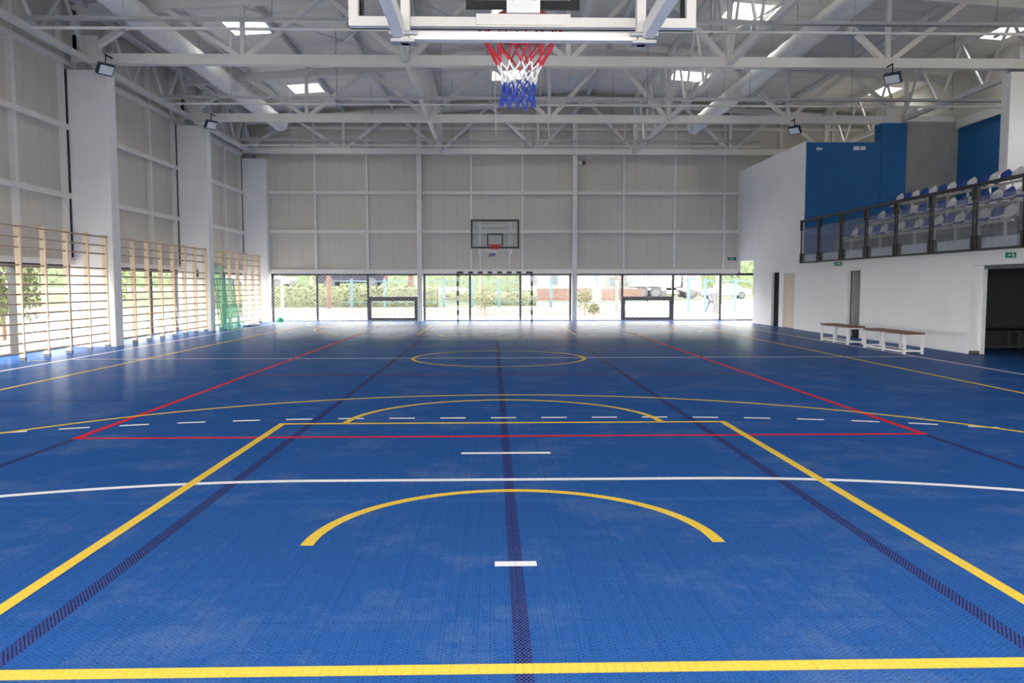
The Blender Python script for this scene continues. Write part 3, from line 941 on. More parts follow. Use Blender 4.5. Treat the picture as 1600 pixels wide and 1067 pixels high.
def basket_goal(label, loc, rz, wall_d, lean):
    """glass board in the plane y=0, court side +y, frame and arms reaching back to the wall"""
    t = thing('basketball_goal', label, 'basketball goal', loc, rz, 'basketball goals')
    zb, zt, hw = 2.826, 3.876, 0.885
    MB().box(-hw, hw, -0.006, 0.006, zb, zt).build('backboard', 'board_glass', t)

    def rect(x, z0, z1, wd, y0, y1):
        mb_ = MB()
        for (a, b, c, d) in ((-x, x, z0, z0 + wd), (-x, x, z1 - wd, z1), (-x, -x + wd, z0 + wd, z1 - wd), (x - wd, x, z0 + wd, z1 - wd)):
            mb_.box(a, b, y0, y1, c, d)
        return mb_
    rect(hw + 0.005, zb - 0.004, zt + 0.004, 0.07, 0.007, 0.011).build('border_band', 'dark', t)
    rect(hw + 0.005, zb - 0.004, zt + 0.004, 0.048, -0.05, -0.007).build('board_frame', 'steel', t)
    rect(0.295, 2.925, 3.375, 0.048, 0.007, 0.010).build('aiming_square', 'dark', t)
    MB().box(-0.24, 0.24, -0.062, -0.05, zb + 0.002, zb + 0.056).build('stiffening_plate', 'steel', t)
    # support frame behind the board
    for x in (-0.605, 0.605):
        MB().box(x * 0.985 - 0.022, x * 0.985 + 0.022, -0.12, -0.062, 2.715, 3.80).build('frame_upright', 'steel', t)
        MB().bar((x * 1.035, -0.14, 2.775), (x * 1.035, -wall_d + 0.05, 2.80), 0.055, 0.07).build('arm', 'steel', t)
        MB().bar((x, -0.15, 3.70), (x, -wall_d + 0.05, 3.70), 0.06, 0.06).build('arm', 'steel', t)
        MB().box(x - 0.06, x + 0.06, -0.15, -0.08, 2.715, 2.73).build('hinge_plate', 'dull_steel', t)
        MB().tube([(x - 0.07, -0.14, 2.76), (x + 0.07, -0.14, 2.76)], 0.012, 8).build('bolt', 'dull_steel', t)
        MB().box(x - 0.04, x + 0.04, -wall_d + 0.02, -wall_d + 0.1, 2.0, 4.2).build('wall_rail', 'steel', t)
    MB().box(-0.58, 0.58, -0.12, -0.065, 2.735, 2.775).build('lower_crossbar', 'steel', t)
    MB().box(-0.56, 0.56, -0.12, -0.065, 3.64, 3.70).build('upper_crossbar', 'steel', t)
    MB().bar((-0.6, -wall_d + 0.2, 2.82), (0.6, -1.2, 2.82), 0.03).build('bracing', 'steel', t)
    # ring
    zr, ry, rr = 2.934, 0.38, 0.228
    ring = MB().tube([(rr * math.cos(2 * math.pi * k / 32), ry + rr * math.sin(2 * math.pi * k / 32), zr) for k in range(32)], 0.010, 8, closed=True)
    ring.build('ring', 'hoop_red', t)
    MB().box(-0.085, 0.085, -0.075, -0.062, 2.885, 2.985).build('mounting_plate', 'sign_white', t)
    for x in (-0.055, 0.055):
        MB().tube([(x, -0.076, 2.955), (x, -0.088, 2.955)], 0.012, 8).build('bolt', 'dull_steel', t)
    sup = MB().box(-0.10, 0.10, 0.012, 0.026, 2.85, 2.97)
    sup.prism([(-0.20, 0.20), (0.20, 0.20), (0.10, 0.012), (-0.10, 0.012)], 'z', zr - 0.012, zr - 0.006)
    sup.prism([(0.012, 2.86), (0.19, zr - 0.012), (0.012, zr - 0.012)], 'x', -0.07, -0.062)
    sup.prism([(0.012, 2.86), (0.19, zr - 0.012), (0.012, zr - 0.012)], 'x', 0.062, 0.07)
    sup.build('ring_support', 'hoop_red', t)
    a, b, c = MB(), MB(), MB()
    basket_net(a, b, c, rr, 0, lean)
    for mb_, m_ in ((a, 'cord_red'), (b, 'cord_white'), (c, 'cord_blue')):
        o_ = mb_.build('net', m_, t)
        o_.location = (0, ry, zr - 0.01)
        o_['label'] = m_.split('_')[1] + ' band of the net'
    return t


basket_goal('glass basketball goal with red ring overhead, seen from behind its board', (0.04, 4.2, 0), 0, 4.75, -0.1)
basket_goal('glass basketball goal with black outlines fixed to the far end wall', (-0.03, 29.2, 0.03), math.pi, 4.2, 0.9)

# ------------------------------------------------------------------ handball goal
t = thing('handball_goal', 'black and white striped goal frame before the far window', 'goal', (-0.03, 33.0, 0))
for s_ in (-1, 1):
    p_ = MB()
    for k in range(11):
        z0_, z1_ = (2.08 - 0.2 * (k + 1), 2.08 - 0.2 * k)
        p_.box(1.54 * s_ - 0.04, 1.54 * s_ + 0.04, -0.04, 0.04, max(0, z0_), z1_, k % 2)
    p_.build('post', ['dark', 'seat_white'], t)
p_ = MB()
for k in range(15):
    a = -1.5 + 0.2 * k
    p_.box(a, a + 0.2, -0.04, 0.04, 2.0, 2.08, 0 if k % 2 == 0 else 1)
p_.build('crossbar', ['dark', 'seat_white'], t)

# ------------------------------------------------------------------ wall bars
RZ = [2.68, 2.47, 2.27, 1.917, 1.73, 1.53, 1.33, 1.135, 0.94, 0.74, 0.55, 0.35, 0.16]
for i, (y0, lb) in enumerate(((13.41, 'nearest the viewer, before the nearest pillar'), (20.2, 'between the nearest and the second pillar'), (26.85, 'in the bay by the far corner, behind leaning glass'))):
    sp_ = (0.88, 0.86, 0.91)[i]
    n = 8 if i < 2 else 7
    t = thing('wall_bars', 'pine gymnastic wall bars ' + lb, 'wall bars', (-9.56, y0, 0), 0, 'wall bars along the windows')
    for k in range(n):
        o = MB().cbox(-0.06, 0.06, k * sp_ - 0.02, k * sp_ + 0.02, 0.06, 2.74, 0.005).build('upright', 'pine', t)
        MB().box(-0.065, 0.065, k * sp_ - 0.025, k * sp_ + 0.025, 0, 0.07).build('foot', 'dark_grey', o)
    for z in RZ:
        dx = 0.055 if z == 2.68 else 0.01
        MB().tube([(dx, -0.05, z), (dx, (n - 1) * sp_ + 0.05, z)], 0.018, 8).build('rung', 'rung', t)

# ------------------------------------------------------------------ leaning glass sheets, small things on the left
def sheet(label, y0, y1, h, x_foot, x_top, zlen, m_='green_glass', z0=0.0):
    t = thing('glass_sheet', label, 'glass sheet', (x_foot, y0, z0), 0, 'loose glass sheets')
    th = 0.012
    d = Vector((x_top - x_foot, 0, h))
    nrm = Vector((h, 0, -(x_top - x_foot))).normalized() * th
    w_ = y1 - y0
    v = [Vector((0, 0, 0)), Vector((0, w_, 0)), Vector((0, w_, 0)) + d, d]
    vs = v + [p + nrm for p in v]
    MB().add(vs, [(0, 1, 2, 3), (7, 6, 5, 4)]).build('pane', m_, t)
    e = MB()
    for a, b in ((0, 1), (1, 2), (2, 3), (3, 0)):
        e.bar(v[a] + nrm / 2, v[b] + nrm / 2, 0.016)
    e.build('edge', 'glass_edge', t)
    return t


sheet('tall clear green glass sheet leaning on the wall bars', 26.79, 28.5, 1.75, -9.19, -9.385, 0)
sheet('low green glass sheet leaning in front of the taller one', 26.8, 28.75, 0.86, -9.10, -9.22, 0)
sheet('tallest green glass sheet at the back of the leaning sheets', 26.77, 27.75, 2.22, -9.30, -9.475, 0)
o = MB().blob((0, 0, 0.07), (0.3, 0.55, 0.08), 16, 6, 0.12).build('plastic_wrap', 'plastic_wrap', None, (-9.2, 29.9, 0))
tag(o, 'crumpled white plastic sheeting on the floor by the wall bars', 'plastic sheet')
t = thing('step_ladder', 'small white step ladder standing behind the wall bars', 'ladder', (-9.85, 24.6, 0))
for s_ in (-1, 1):
    MB().bar((0, 0.2 * s_, 0), (-0.1, 0.16 * s_, 1.0), 0.03).build('rail', 'bench_paint', t)
    MB().bar((-0.35, 0.2 * s_, 0), (-0.14, 0.16 * s_, 1.0), 0.03).build('rail', 'bench_paint', t)
for k in range(4):
    z = 0.22 + 0.22 * k
    MB().box(-0.10 * z - 0.04, -0.10 * z + 0.04, -0.17, 0.17, z, z + 0.025).build('step', 'bench_paint', t)
t = thing('call_box', 'small black wall box on the second pillar', 'box', (-9.86, 26.35, 1.9))
MB().cbox(-0.055, 0.055, -0.06, 0.0, -0.12, 0.12, 0.008).build('body', 'dark', t)
MB().box(-0.035, 0.035, -0.065, -0.06, 0.0, 0.08).build('grille', 'dark_grey', t)
o = MB().box(-0.22, 0.22, -0.04, 0.04, 0.0, 0.012).build('floor_hatch', 'dark_grey', None, (-9.2, 15.9, 0.0))
tag(o, 'small dark strip lying on the bright floor by the wall bars', 'strip')
t = thing('watering_can', 'small round green can on the floor by the far corner', 'can', (-8.9, 32.85, 0))
MB().tube([(0, 0, 0), (0, 0, 0.03), (0, 0, 0.16), (0, 0, 0.2)], [0.10, 0.12, 0.12, 0.06], 14).build('body', 'green_plastic', t)
MB().tube([(0.1, 0, 0.06), (0.2, 0, 0.17)], 0.018, 8).build('spout', 'green_plastic', t)
MB().tube([(-0.1, 0, 0.08), (-0.17, 0, 0.12), (-0.15, 0, 0.2), (-0.03, 0, 0.2)], 0.011, 6).build('handle', 'green_plastic', t)


# ------------------------------------------------------------------ benches
def bench(label, loc, L, m_top='bench_wood', m_leg='bench_paint', rz=0.0, depth=0.44):
    t = thing('bench', label, 'bench', loc, rz, 'wooden topped benches')
    for k in range(4):
        w_ = depth / 4
        MB().cbox(k * w_ + 0.004, (k + 1) * w_ - 0.004, -0.04, L + 0.04, 0.43, 0.47, 0.004).build('seat_slat', m_top, t)
    for j in range(3):
        y = 0.025 + (L - 0.05) * j / 2
        for x in (0.025, depth - 0.025):
            MB().box(x - 0.025, x + 0.025, y - 0.025, y + 0.025, 0.0, 0.43).build('leg', m_leg, t)
        if j != 1:
            MB().box(0.05, depth - 0.05, y - 0.02, y + 0.02, 0.05, 0.09).build('end_rail', m_leg, t)
        MB().box(0.05, depth - 0.05, y - 0.02, y + 0.02, 0.39, 0.43).build('top_rail', m_leg, t)
    for x in (0.025, depth - 0.025):
        MB().box(x - 0.02, x + 0.02, 0.05, L - 0.05, 0.03, 0.07).build('floor_rail', m_leg, t)
    return t


bench('brown slatted bench with white legs before the open doorway', (8.80, 19.65, 0), 1.62)
bench('brown slatted bench with white legs nearer the wide dark opening', (8.80, 16.9, 0), 1.88)
bench('dark bench standing inside the dark room beyond the wide opening', (13.6, 18.2, 0), 2.7, 'dark', 'dark_grey', math.pi / 2)
t = thing('bag', 'reddish brown bag in the open doorway behind the bench', 'bag', (XR + 0.42, 22.32, 0))
MB().blob((0, 0, 0.33), (0.14, 0.15, 0.33), 14, 10, 0.05).build('body', 'bag_brown', t)
MB().tube([(-0.06, 0, 0.6), (-0.05, 0, 0.74), (0.05, 0, 0.74), (0.06, 0, 0.6)], 0.012, 6).build('strap', 'bag_brown', t)
t = thing('bucket', 'black bucket on the floor in the open doorway', 'bucket', (XR + 0.16, 22.62, 0))
MB().tube([(0, 0, 0), (0, 0, 0.02), (0, 0, 0.28), (0, 0, 0.30)], [0.09, 0.10, 0.135, 0.14], 16).build('body', 'bucket', t)
MB().tube([(0.13 * math.cos(a), 0, 0.29 + 0.10 * math.sin(a)) for a in [math.pi * k / 8 for k in range(9)]], 0.006, 5).build('handle', 'dull_steel', t)

# ------------------------------------------------------------------ railing of the stand
PY = [26.28, 24.8, 23.2, 21.64, 20.02, 18.4, 16.72, 15.1, 13.5]
XP = XR - 0.1
for i in range(8):
    y1, y0 = PY[i] - 0.06, PY[i + 1] + 0.06
    t = thing('railing_panel', 'black framed glass railing panel, %s from the blue end wall' % ORD[i], 'railing', (XP, y0, 0), 0, 'railing panels of the stand')
    L = y1 - y0
    MB().box(-0.008, 0.008, 0.03, L - 0.03, 2.26, 3.36).build('pane', 'rail_glass', t)
    MB().box(-0.025, 0.025, 0, L, 2.22, 2.27).build('bottom_rail', 'dark', t)
    for yy in (0.0, L):
        p_ = MB().box(-0.018, 0.018, yy - 0.018, yy + 0.018, 2.25, 3.58)
        p_.box(-0.04, 0.10, yy - 0.035, yy + 0.035, 2.23, 2.55)
        p_.box(-0.04, 0.04, yy - 0.035, yy + 0.035, 3.30, 3.58)
        p_.build('post', 'dark', t)
o = MB().cbox(XP - 0.035, XP + 0.035, 13.5, 26.3, 3.581, 3.65, 0.01).build('handrail', 'dark')
tag(o, 'long black handrail on top of the glass railing panels', 'handrail')


# ------------------------------------------------------------------ seats
def seat_shell(m_):
    """moulded bucket seat facing -x; one shell mesh, origin under its middle"""
    prof = [(-0.22, 0.0), (-0.20, 0.03), (-0.10, 0.025), (0.0, 0.025), (0.10, 0.04), (0.15, 0.10), (0.18, 0.20), (0.195, 0.28), (0.20, 0.325)]
    wds = [0.17, 0.195, 0.205, 0.21, 0.21, 0.21, 0.20, 0.175, 0.12]
    mb_ = MB()
    n = 7
    vs = []
    for (x, z), w_ in zip(prof, wds):
        for j in range(n):
            s = -1 + 2 * j / (n - 1)
            a3 = abs(s) ** 3
            wing = max(0.0, min(1.0, (z - 0.05) / 0.12))
            rise = 0.045 * a3 * max(0.0, min(1.0, (x + 0.05) / 0.18)) * max(0.0, 1 - max(0.0, z - 0.05) / 0.2)
            vs.append((x - 0.035 * a3 * wing, s * w_, z + rise + 0.012 * a3 - 0.07 * s * s * max(0.0, (z - 0.20) / 0.13)))
    k = len(prof)
    lower = [(v[0] + 0.018, v[1], v[2] - 0.018) for v in vs]
    fs = [(i * n + j, i * n + j + 1, (i + 1) * n + j + 1, (i + 1) * n + j) for i in range(k - 1) for j in range(n - 1)]
    N = len(vs)
    fs2 = [tuple(q + N for q in reversed(f)) for f in fs]
    ring = [j for j in range(n)] + [i * n + n - 1 for i in range(1, k)] + [(k - 1) * n + j for j in range(n - 2, -1, -1)] + [i * n for i in range(k - 2, 0, -1)]
    fs3 = [(ring[i], ring[i] + N, ring[(i + 1) % len(ring)] + N, ring[(i + 1) % len(ring)]) for i in range(len(ring))]
    mb_.add(vs + lower, fs + fs2 + fs3, 0, True)
    return mb_


def make_seat(m_):
    t = thing('stand_seat', 'seat', 'seat')
    seat_shell(m_).build('shell', m_, t)
    MB().box(-0.04, 0.12, -0.05, 0.05, -0.03, 0.012).build('bracket', 'steel', t)
    return t


protos = {'white': make_seat('seat_white'), 'blue': make_seat('seat_blue')}
used = {'white': False, 'blue': False}
ROWS = [('front', 10.98, 2.95, 24.45, 17, 2.52), ('middle', 11.66, 3.45, 24.15, 17, 3.0), ('top', 12.36, 4.02, 24.45, 17, 3.5)]
for rn, rx, rzz, ry, cnt, zf in ROWS:
    for k in range(cnt):
        colr = 'white' if k % 2 == 0 else 'blue'
        y = ry - 0.4625 * k
        s_ = protos[colr] if not used[colr] else copy_tree(protos[colr])
        used[colr] = True
        s_.location = (rx, y, rzz)
        tag(s_, '%s plastic seat, %s from the blue end wall in the %s row' % (colr, ORD[k], rn), 'seat', 'seats of the %s row' % rn)
    L = 0.4625 * (cnt - 1)
    t = thing('seat_rail', 'pale steel rail on posts carrying the %s row of seats' % rn, 'rail', (rx + 0.04, ry - L, zf), 0, 'seat rails')
    h = rzz - zf - 0.03
    MB().box(-0.03, 0.03, -0.25, L + 0.35, h - 0.05, h).build('beam', 'steel', t)
    for k in range(9):
        y = 0.0 + L * k / 8
        MB().box(-0.025, 0.025, y - 0.025, y + 0.025, 0, h - 0.05).build('post', 'bench_paint', t)


# ------------------------------------------------------------------ signs and small fittings
def exit_sign(label, loc, wd, ht, arrow):
    """green escape sign facing -y: white running figure, door and arrow"""
    t = thing('exit_sign', label, 'exit sign', loc, 0, 'escape route signs')
    MB().cbox(-wd / 2, wd / 2, 0.0, 0.04, -ht / 2, ht / 2, 0.004).build('box', 'sign_white', t)
    MB().box(-wd / 2 + 0.01, wd / 2 - 0.01, -0.004, 0.0, -ht / 2 + 0.01, ht / 2 - 0.01).build('face', 'sign_green', t)
    s = ht
    p_ = MB()

    def lim(a, b, w_):
        p_.bar((a[0] * s * arrow, -0.007, a[1] * s), (b[0] * s * arrow, -0.007, b[1] * s), 0.004, w_ * s, (0, 0, 1) if abs(a[0] - b[0]) > abs(a[1] - b[1]) else (1, 0, 0))
    lim((-0.22, 0.12), (-0.32, -0.08), 0.11)
    lim((-0.32, -0.08), (-0.20, -0.32), 0.07)
    lim((-0.32, -0.08), (-0.50, -0.28), 0.07)
    lim((-0.22, 0.12), (-0.02, 0.02), 0.06)
    lim((-0.22, 0.12), (-0.44, 0.08), 0.06)
    p_.tube([(-0.17 * s * arrow, -0.006, 0.25 * s), (-0.17 * s * arrow, -0.009, 0.25 * s)], 0.075 * s, 10)
    p_.build('running_figure', 'sign_white', t)
    a_ = MB()
    a_.box(min(0.1 * arrow, 0.35 * arrow) * s, max(0.1 * arrow, 0.35 * arrow) * s, -0.009, -0.005, -0.04 * s, 0.04 * s)
    a_.prism([(0.32 * s * arrow, 0.16 * s), (0.55 * s * arrow, 0.0), (0.32 * s * arrow, -0.16 * s)], 'y', -0.009, -0.005)
    a_.build('arrow', 'sign_white', t)
    return t


exit_sign('small green exit sign on the far end wall by the white wall', (10.02, YF - 0.05, 2.62), 0.40, 0.16, 1)
exit_sign('small green exit sign under the railing near the open doorway', (XR - 0.13, 23.3, 2.13), 0.26, 0.14, -1)
exit_sign('green exit sign under the railing above the wide dark opening', (XR - 0.09, 15.5, 2.09), 0.28, 0.13, -1)
t = thing('emergency_light', 'white twin emergency light high on the blue end wall', 'light', (12.03, YB - 0.06, 6.02))
MB().cbox(-0.2, 0.2, 0.0, 0.06, -0.06, 0.06, 0.01).build('body', 'sign_white', t)
for x in (-0.1, 0.1):
    MB().box(x - 0.07, x + 0.07, -0.012, 0.0, -0.04, 0.04).build('lamp_face', 'lamp_lens', t)
MB().box(-0.012, 0.012, -0.014, 0.0, -0.05, 0.05).build('divider', 'dark_grey', t)
t = thing('security_camera', 'small white camera high on the blue end wall near its edge', 'camera', (10.66, YB, 6.0))
MB().box(-0.05, 0.05, -0.03, 0.0, -0.05, 0.05).build('base', 'sign_white', t)
MB().tube([(0, -0.03, 0), (0.03, -0.1, -0.02)], 0.02, 8).build('stem', 'sign_white', t)
MB().tube([(-0.05, -0.1, 0.0), (0.08, -0.16, -0.04)], 0.04, 10).build('housing', 'sign_white', t)
t = thing('alarm_sounder', 'white alarm box with a dark red sounder high on the end wall', 'alarm', (3.5, YF - 0.02, 6.62))
MB().cbox(-0.1, 0.12, -0.1, 0.0, -0.07, 0.07, 0.01).build('body', 'sign_white', t)
MB().tube([(0.22, 0.0, 0.0), (0.22, -0.05, 0.0), (0.22, -0.10, 0.0)], [0.08, 0.08, 0.05], 12).build('sounder', 'bag_brown', t)

# ------------------------------------------------------------------ outside: ground
def sstep(a, b, x):
    t = min(1, max(0, (x - a) / (b - a)))
    return t * t * (3 - 2 * t)


def ground_h(x, y):
    d = max(0.0, y - 34)
    bank = 0.30 * sstep(6, 10, d) * (1 - sstep(5, 8, x) * (1 - sstep(14, 26, d)))
    left = 1 - sstep(-5.0, 1.0, x)
    road = 1.05 * sstep(13.0, 16.5, d) * left
    return -0.06 + bank + road


g = MB()
xs = [-70 + 140 * i / 70 for i in range(71)]
ys = [-30 + 3 * i for i in range(21)] + [34 + 1.0 * i for i in range(32)] + [68, 75, 90, 110, 130]
ys = sorted(set(y for y in ys))
vs = []
for y in ys:
    for x in xs:
        inside = XL - 0.2 < x < 15.7 and YN - 0.2 < y < 33.6
        vs.append((x, y, ground_h(x, y) + random.uniform(-0.015, 0.015) * (y > 36) - (0.12 if inside else 0)))
nx = len(xs)
for j in range(len(ys) - 1):
    for i in range(nx - 1):
        y, x = (ys[j] + ys[j + 1]) / 2, (xs[i] + xs[i + 1]) / 2
        mi = 0
        if y > 39.5:
            mi = 1
        if y > 46:
            mi = 2
        if y > 51 and x < -1:
            mi = 3
        if x < -17 and y < 34:
            mi = 2
        if x > 8 and 34 < y < 56:
            mi = 0
        a = j * nx + i
        g.f.append((a, a + 1, a + nx + 1, a + nx))
        g.m.append(mi)
        g.sm.append(True)
g.v = vs
gr = g.build('ground_outside', ['gravel', 'soil', 'grass', 'asphalt'])
struct(gr, 'pale gravel, soil and grass outside the windows', 'ground')


# ------------------------------------------------------------------ outside: plants
def foliage(mb, fn, n, size):
    """many small leaf quads; fn() gives a point"""
    for _ in range(n):
        c = Vector(fn())
        a = Vector((random.uniform(-1, 1), random.uniform(-1, 1), random.uniform(-1, 1))).normalized()
        b = a.cross(Vector((random.uniform(-1, 1), random.uniform(-1, 1), random.uniform(-1, 1)))).normalized()
        s_ = size * random.uniform(0.6, 1.3)
        mb.add([c - a * s_, c + b * s_ * 0.5, c + a * s_, c - b * s_ * 0.5], [(0, 1, 2, 3)])
    return mb


def hedge(label, x0, x1, y, z0, z1, dp, m_='hedge', n=2200):
    mb_ = MB()
    k = int((x1 - x0) / 0.4)
    core = []
    for i in range(k + 1):
        x = x0 + (x1 - x0) * i / k
        zt = z1 + random.uniform(-0.05, 0.05)
        core += [(x, y - dp / 2, z0), (x, y - dp / 2 - 0.03, zt - 0.1), (x, y - dp / 4, zt), (x, y + dp / 4, zt), (x, y + dp / 2, zt - 0.1), (x, y + dp / 2, z0)]
    fs = [(i * 6 + j, i * 6 + j + 1, (i + 1) * 6 + j + 1, (i + 1) * 6 + j) for i in range(k) for j in range(5)]
    mb_.add(core, fs, 0, True)
    foliage(mb_, lambda: (random.uniform(x0, x1), y + random.choice((-1, -1, 1)) * (dp / 2 + random.uniform(0, 0.06)), random.uniform(z0, z1 + 0.05)), n, 0.07 if dp < 1.2 else 0.25)
    foliage(mb_, lambda: (random.uniform(x0, x1), y + random.uniform(-dp / 2, dp / 2), z1 + random.uniform(-0.03, 0.08)), n // 4, 0.07 if dp < 1.2 else 0.25)
    return tag(mb_.build('hedge', m_), label, 'hedge')


hedge('pale green clipped hedge on the bank beyond the far window', -16.5, -3.4, 47.2, 0.2, 1.42, 0.7, n=3000)
hedge('lower loose hedge behind the striped goal frame', -3.2, 2.6, 49.5, 0.2, 1.1, 0.9, 'hedge', 1200)


hedge('dark green distant hedge closing the view, heightened to block low sky', -62, 70, 106.5, 0.1, 13.0, 2.4, 'tree', 9000)  # green backdrop, made this tall to keep sky glare off the floor


def tree(name, label, x, y, z, h, r, m_='tree', trunk=0.35, n=1100, size=0.16):
    t = thing(name, label, 'tree' if name == 'tree' else 'shrub', (x, y, z), 0, 'trees outside' if name == 'tree' else 'shrubs outside')
    MB().tube([(0, 0, -0.1), (0.03, 0.02, h * trunk), (0.0, 0.0, h * 0.8)], [0.05 * h ** 0.5 * 0.9, 0.04 * h ** 0.5, 0.012], 8).build('trunk', 'bark', t)
    mb_ = MB()
    zc, rz = h * (trunk + 1) / 2, h * (1 - trunk) / 2

    def pt():
        while True:
            p = Vector((random.uniform(-1, 1), random.uniform(-1, 1), random.uniform(-1, 1)))
            if 0.25 < p.length < 1:
                k_ = 0.85 + 0.25 * math.sin(5 * p.x + 3 * p.z) * math.cos(4 * p.y)
                return (p.x * r * k_, p.y * r * k_, zc + p.z * rz * k_)
    foliage(mb_, pt, n, size)
    mb_.build('crown', m_, t)
    return t


for i, (x, y, z, h, r, m_, lb) in enumerate((
        (-13.2, 57.5, 1.2, 5.0, 2.3, 'tree', 'green tree between the silver car and the dark car'),
        (-5.6, 58, 1.2, 5, 2.0, 'tree', 'green tree beyond the road, past the dark car'),
        (-1.2, 66, 0.3, 6, 3.0, 'tree', 'green tree seen through the handball goal'),
        (14.2, 90.5, 0.2, 8, 3.4, 'tree', 'dark tree behind the white cars'),
        (21.4, 92, 0.2, 8, 3.4, 'tree', 'dark tree farthest towards the white wall'),
        (-13.5, 20.3, -0.06, 3.4, 1.2, 'pale', 'light green tree outside the side window, nearest the viewer'),
        (-14.2, 23.0, -0.06, 4.0, 1.3, 'pale', 'light green tree outside the side window, behind the nearest wall bars'),
        (-16.6, 33.5, -0.06, 4.0, 1.4, 'pale', 'light green tree outside the side window, behind the middle wall bars'))):
    tree('tree', lb, x, y, z, h, r, m_, trunk=0.35 if m_ == 'tree' else 0.05, n=1500 if m_ == 'tree' else 5000, size=0.2 if m_ == 'tree' else 0.075)
sky_block_tree = None
for i in range(16):  # trees added to screen the low sky that the floor would reflect
    x, y = -62 + 8.6 * i, 116 + 13 * (i % 2)
    if sky_block_tree is None:
        c = sky_block_tree = tree('tree', '', x, y, 0.2, 15, 5.4, 'tree', trunk=0.06, n=4500, size=0.42)
    else:
        c = copy_tree(sky_block_tree)
        c.location, c.rotation_euler = (x, y, 0.2), (0, 0, random.uniform(0, 6))
        c.scale = (1, 1, random.uniform(0.85, 1.1))
    tag(c, 'tall distant tree, %s from the wall bars side in the row added against sky glare' % ORD[i], 'tree', 'added sky blocking tree row')
for (x, y, z, h, r, lb) in ((-0.55, 41.0, 0.0, 1.55, 0.55, 'yellow green shrub seen through the handball goal'), (4.6, 40.6, 0.0, 1.6, 0.5, 'yellow green shrub beside the slim steel column'),
                            (5.0, 39.8, -0.05, 0.7, 0.35, 'low green weeds at the foot of the shrub')):
    tree('shrub', lb, x, y, z, h, r, 'shrub', trunk=0.1, n=500, size=0.06)

# ------------------------------------------------------------------ outside: fence, posts
fe = thing('fence', 'light blue post and rail fence along the bank', 'fence', (0, 46.0, 0))
for u in (551, 602, 694, 738, 780, 861, 1077, 1103, 1151):
    x = (u - 770) * 46.0 / 1235 - 0.12
    z0 = ground_h(x, 46.0)
    o = MB().box(x - 0.075, x + 0.075, -0.05, 0.05, z0 - 0.1, 1.82).build('post', 'fence_blue', fe)
    MB().box(x - 0.09, x + 0.09, -0.065, 0.065, 1.82, 1.87).build('post_cap', 'fence_blue', o)
for (u0, u1, z) in ((530, 700, 1.75), (694, 1000, 1.72), (1060, 1175, 1.76), (530, 1000, 0.55)):
    MB().box((u0 - 770) * 46 / 1235, (u1 - 770) * 46 / 1235, 0.0, 0.04, z - 0.025, z + 0.025).build('rail', 'fence_blue', fe)
for u, yy, wd, z1, m_, nm, lb in ((444, 42.5, 0.17, 1.75, 'white_paint', 'concrete_post', 'white post standing before the clipped hedge'), (516, 44.5, 0.26, 3.2, 'terracotta', 'utility_pole', 'thick tan pole in front of the dark car'),
                                 (643, 60, 0.5, 2.4, 'brick', 'gate_pillar', 'reddish brick gate pillar past the dark car'), (928, 44.5, 0.16, 1.8, 'white_paint', 'concrete_post', 'white post beside the yellow green shrub'), (1124, 42.6, 0.28, 3.4, 'white_paint', 'utility_pole', 'pale pole in front of the white car'), (964, 44.6, 0.2, 1.8, 'white_paint', 'concrete_post', 'white post next to the truck wheels')):
    x = (u - 770) * yy / 1235 - 0.12
    z0 = ground_h(x, yy)
    o = MB().tube([(0, 0, -0.1), (0, 0, z1 - z0)], [wd / 2, wd / 2 * 0.92], 12).build(nm, m_, None, (x, yy, z0))
    tag(o, lb, 'post')


# ------------------------------------------------------------------ outside: vehicles
def wheel(t, x, y, r, wd=0.2):
    o = MB().tube([(x, y - wd / 2, r), (x, y - wd / 2 + 0.02, r), (x, y + wd / 2 - 0.02, r), (x, y + wd / 2, r)], [r * 0.86, r, r, r * 0.86], 22).build('wheel', 'tyre', t)
    h = MB().tube([(x, y - wd / 2 - 0.015, r), (x, y + wd / 2 + 0.015, r)], r * 0.62, 16)
    h.build('hub', 'hub', o)


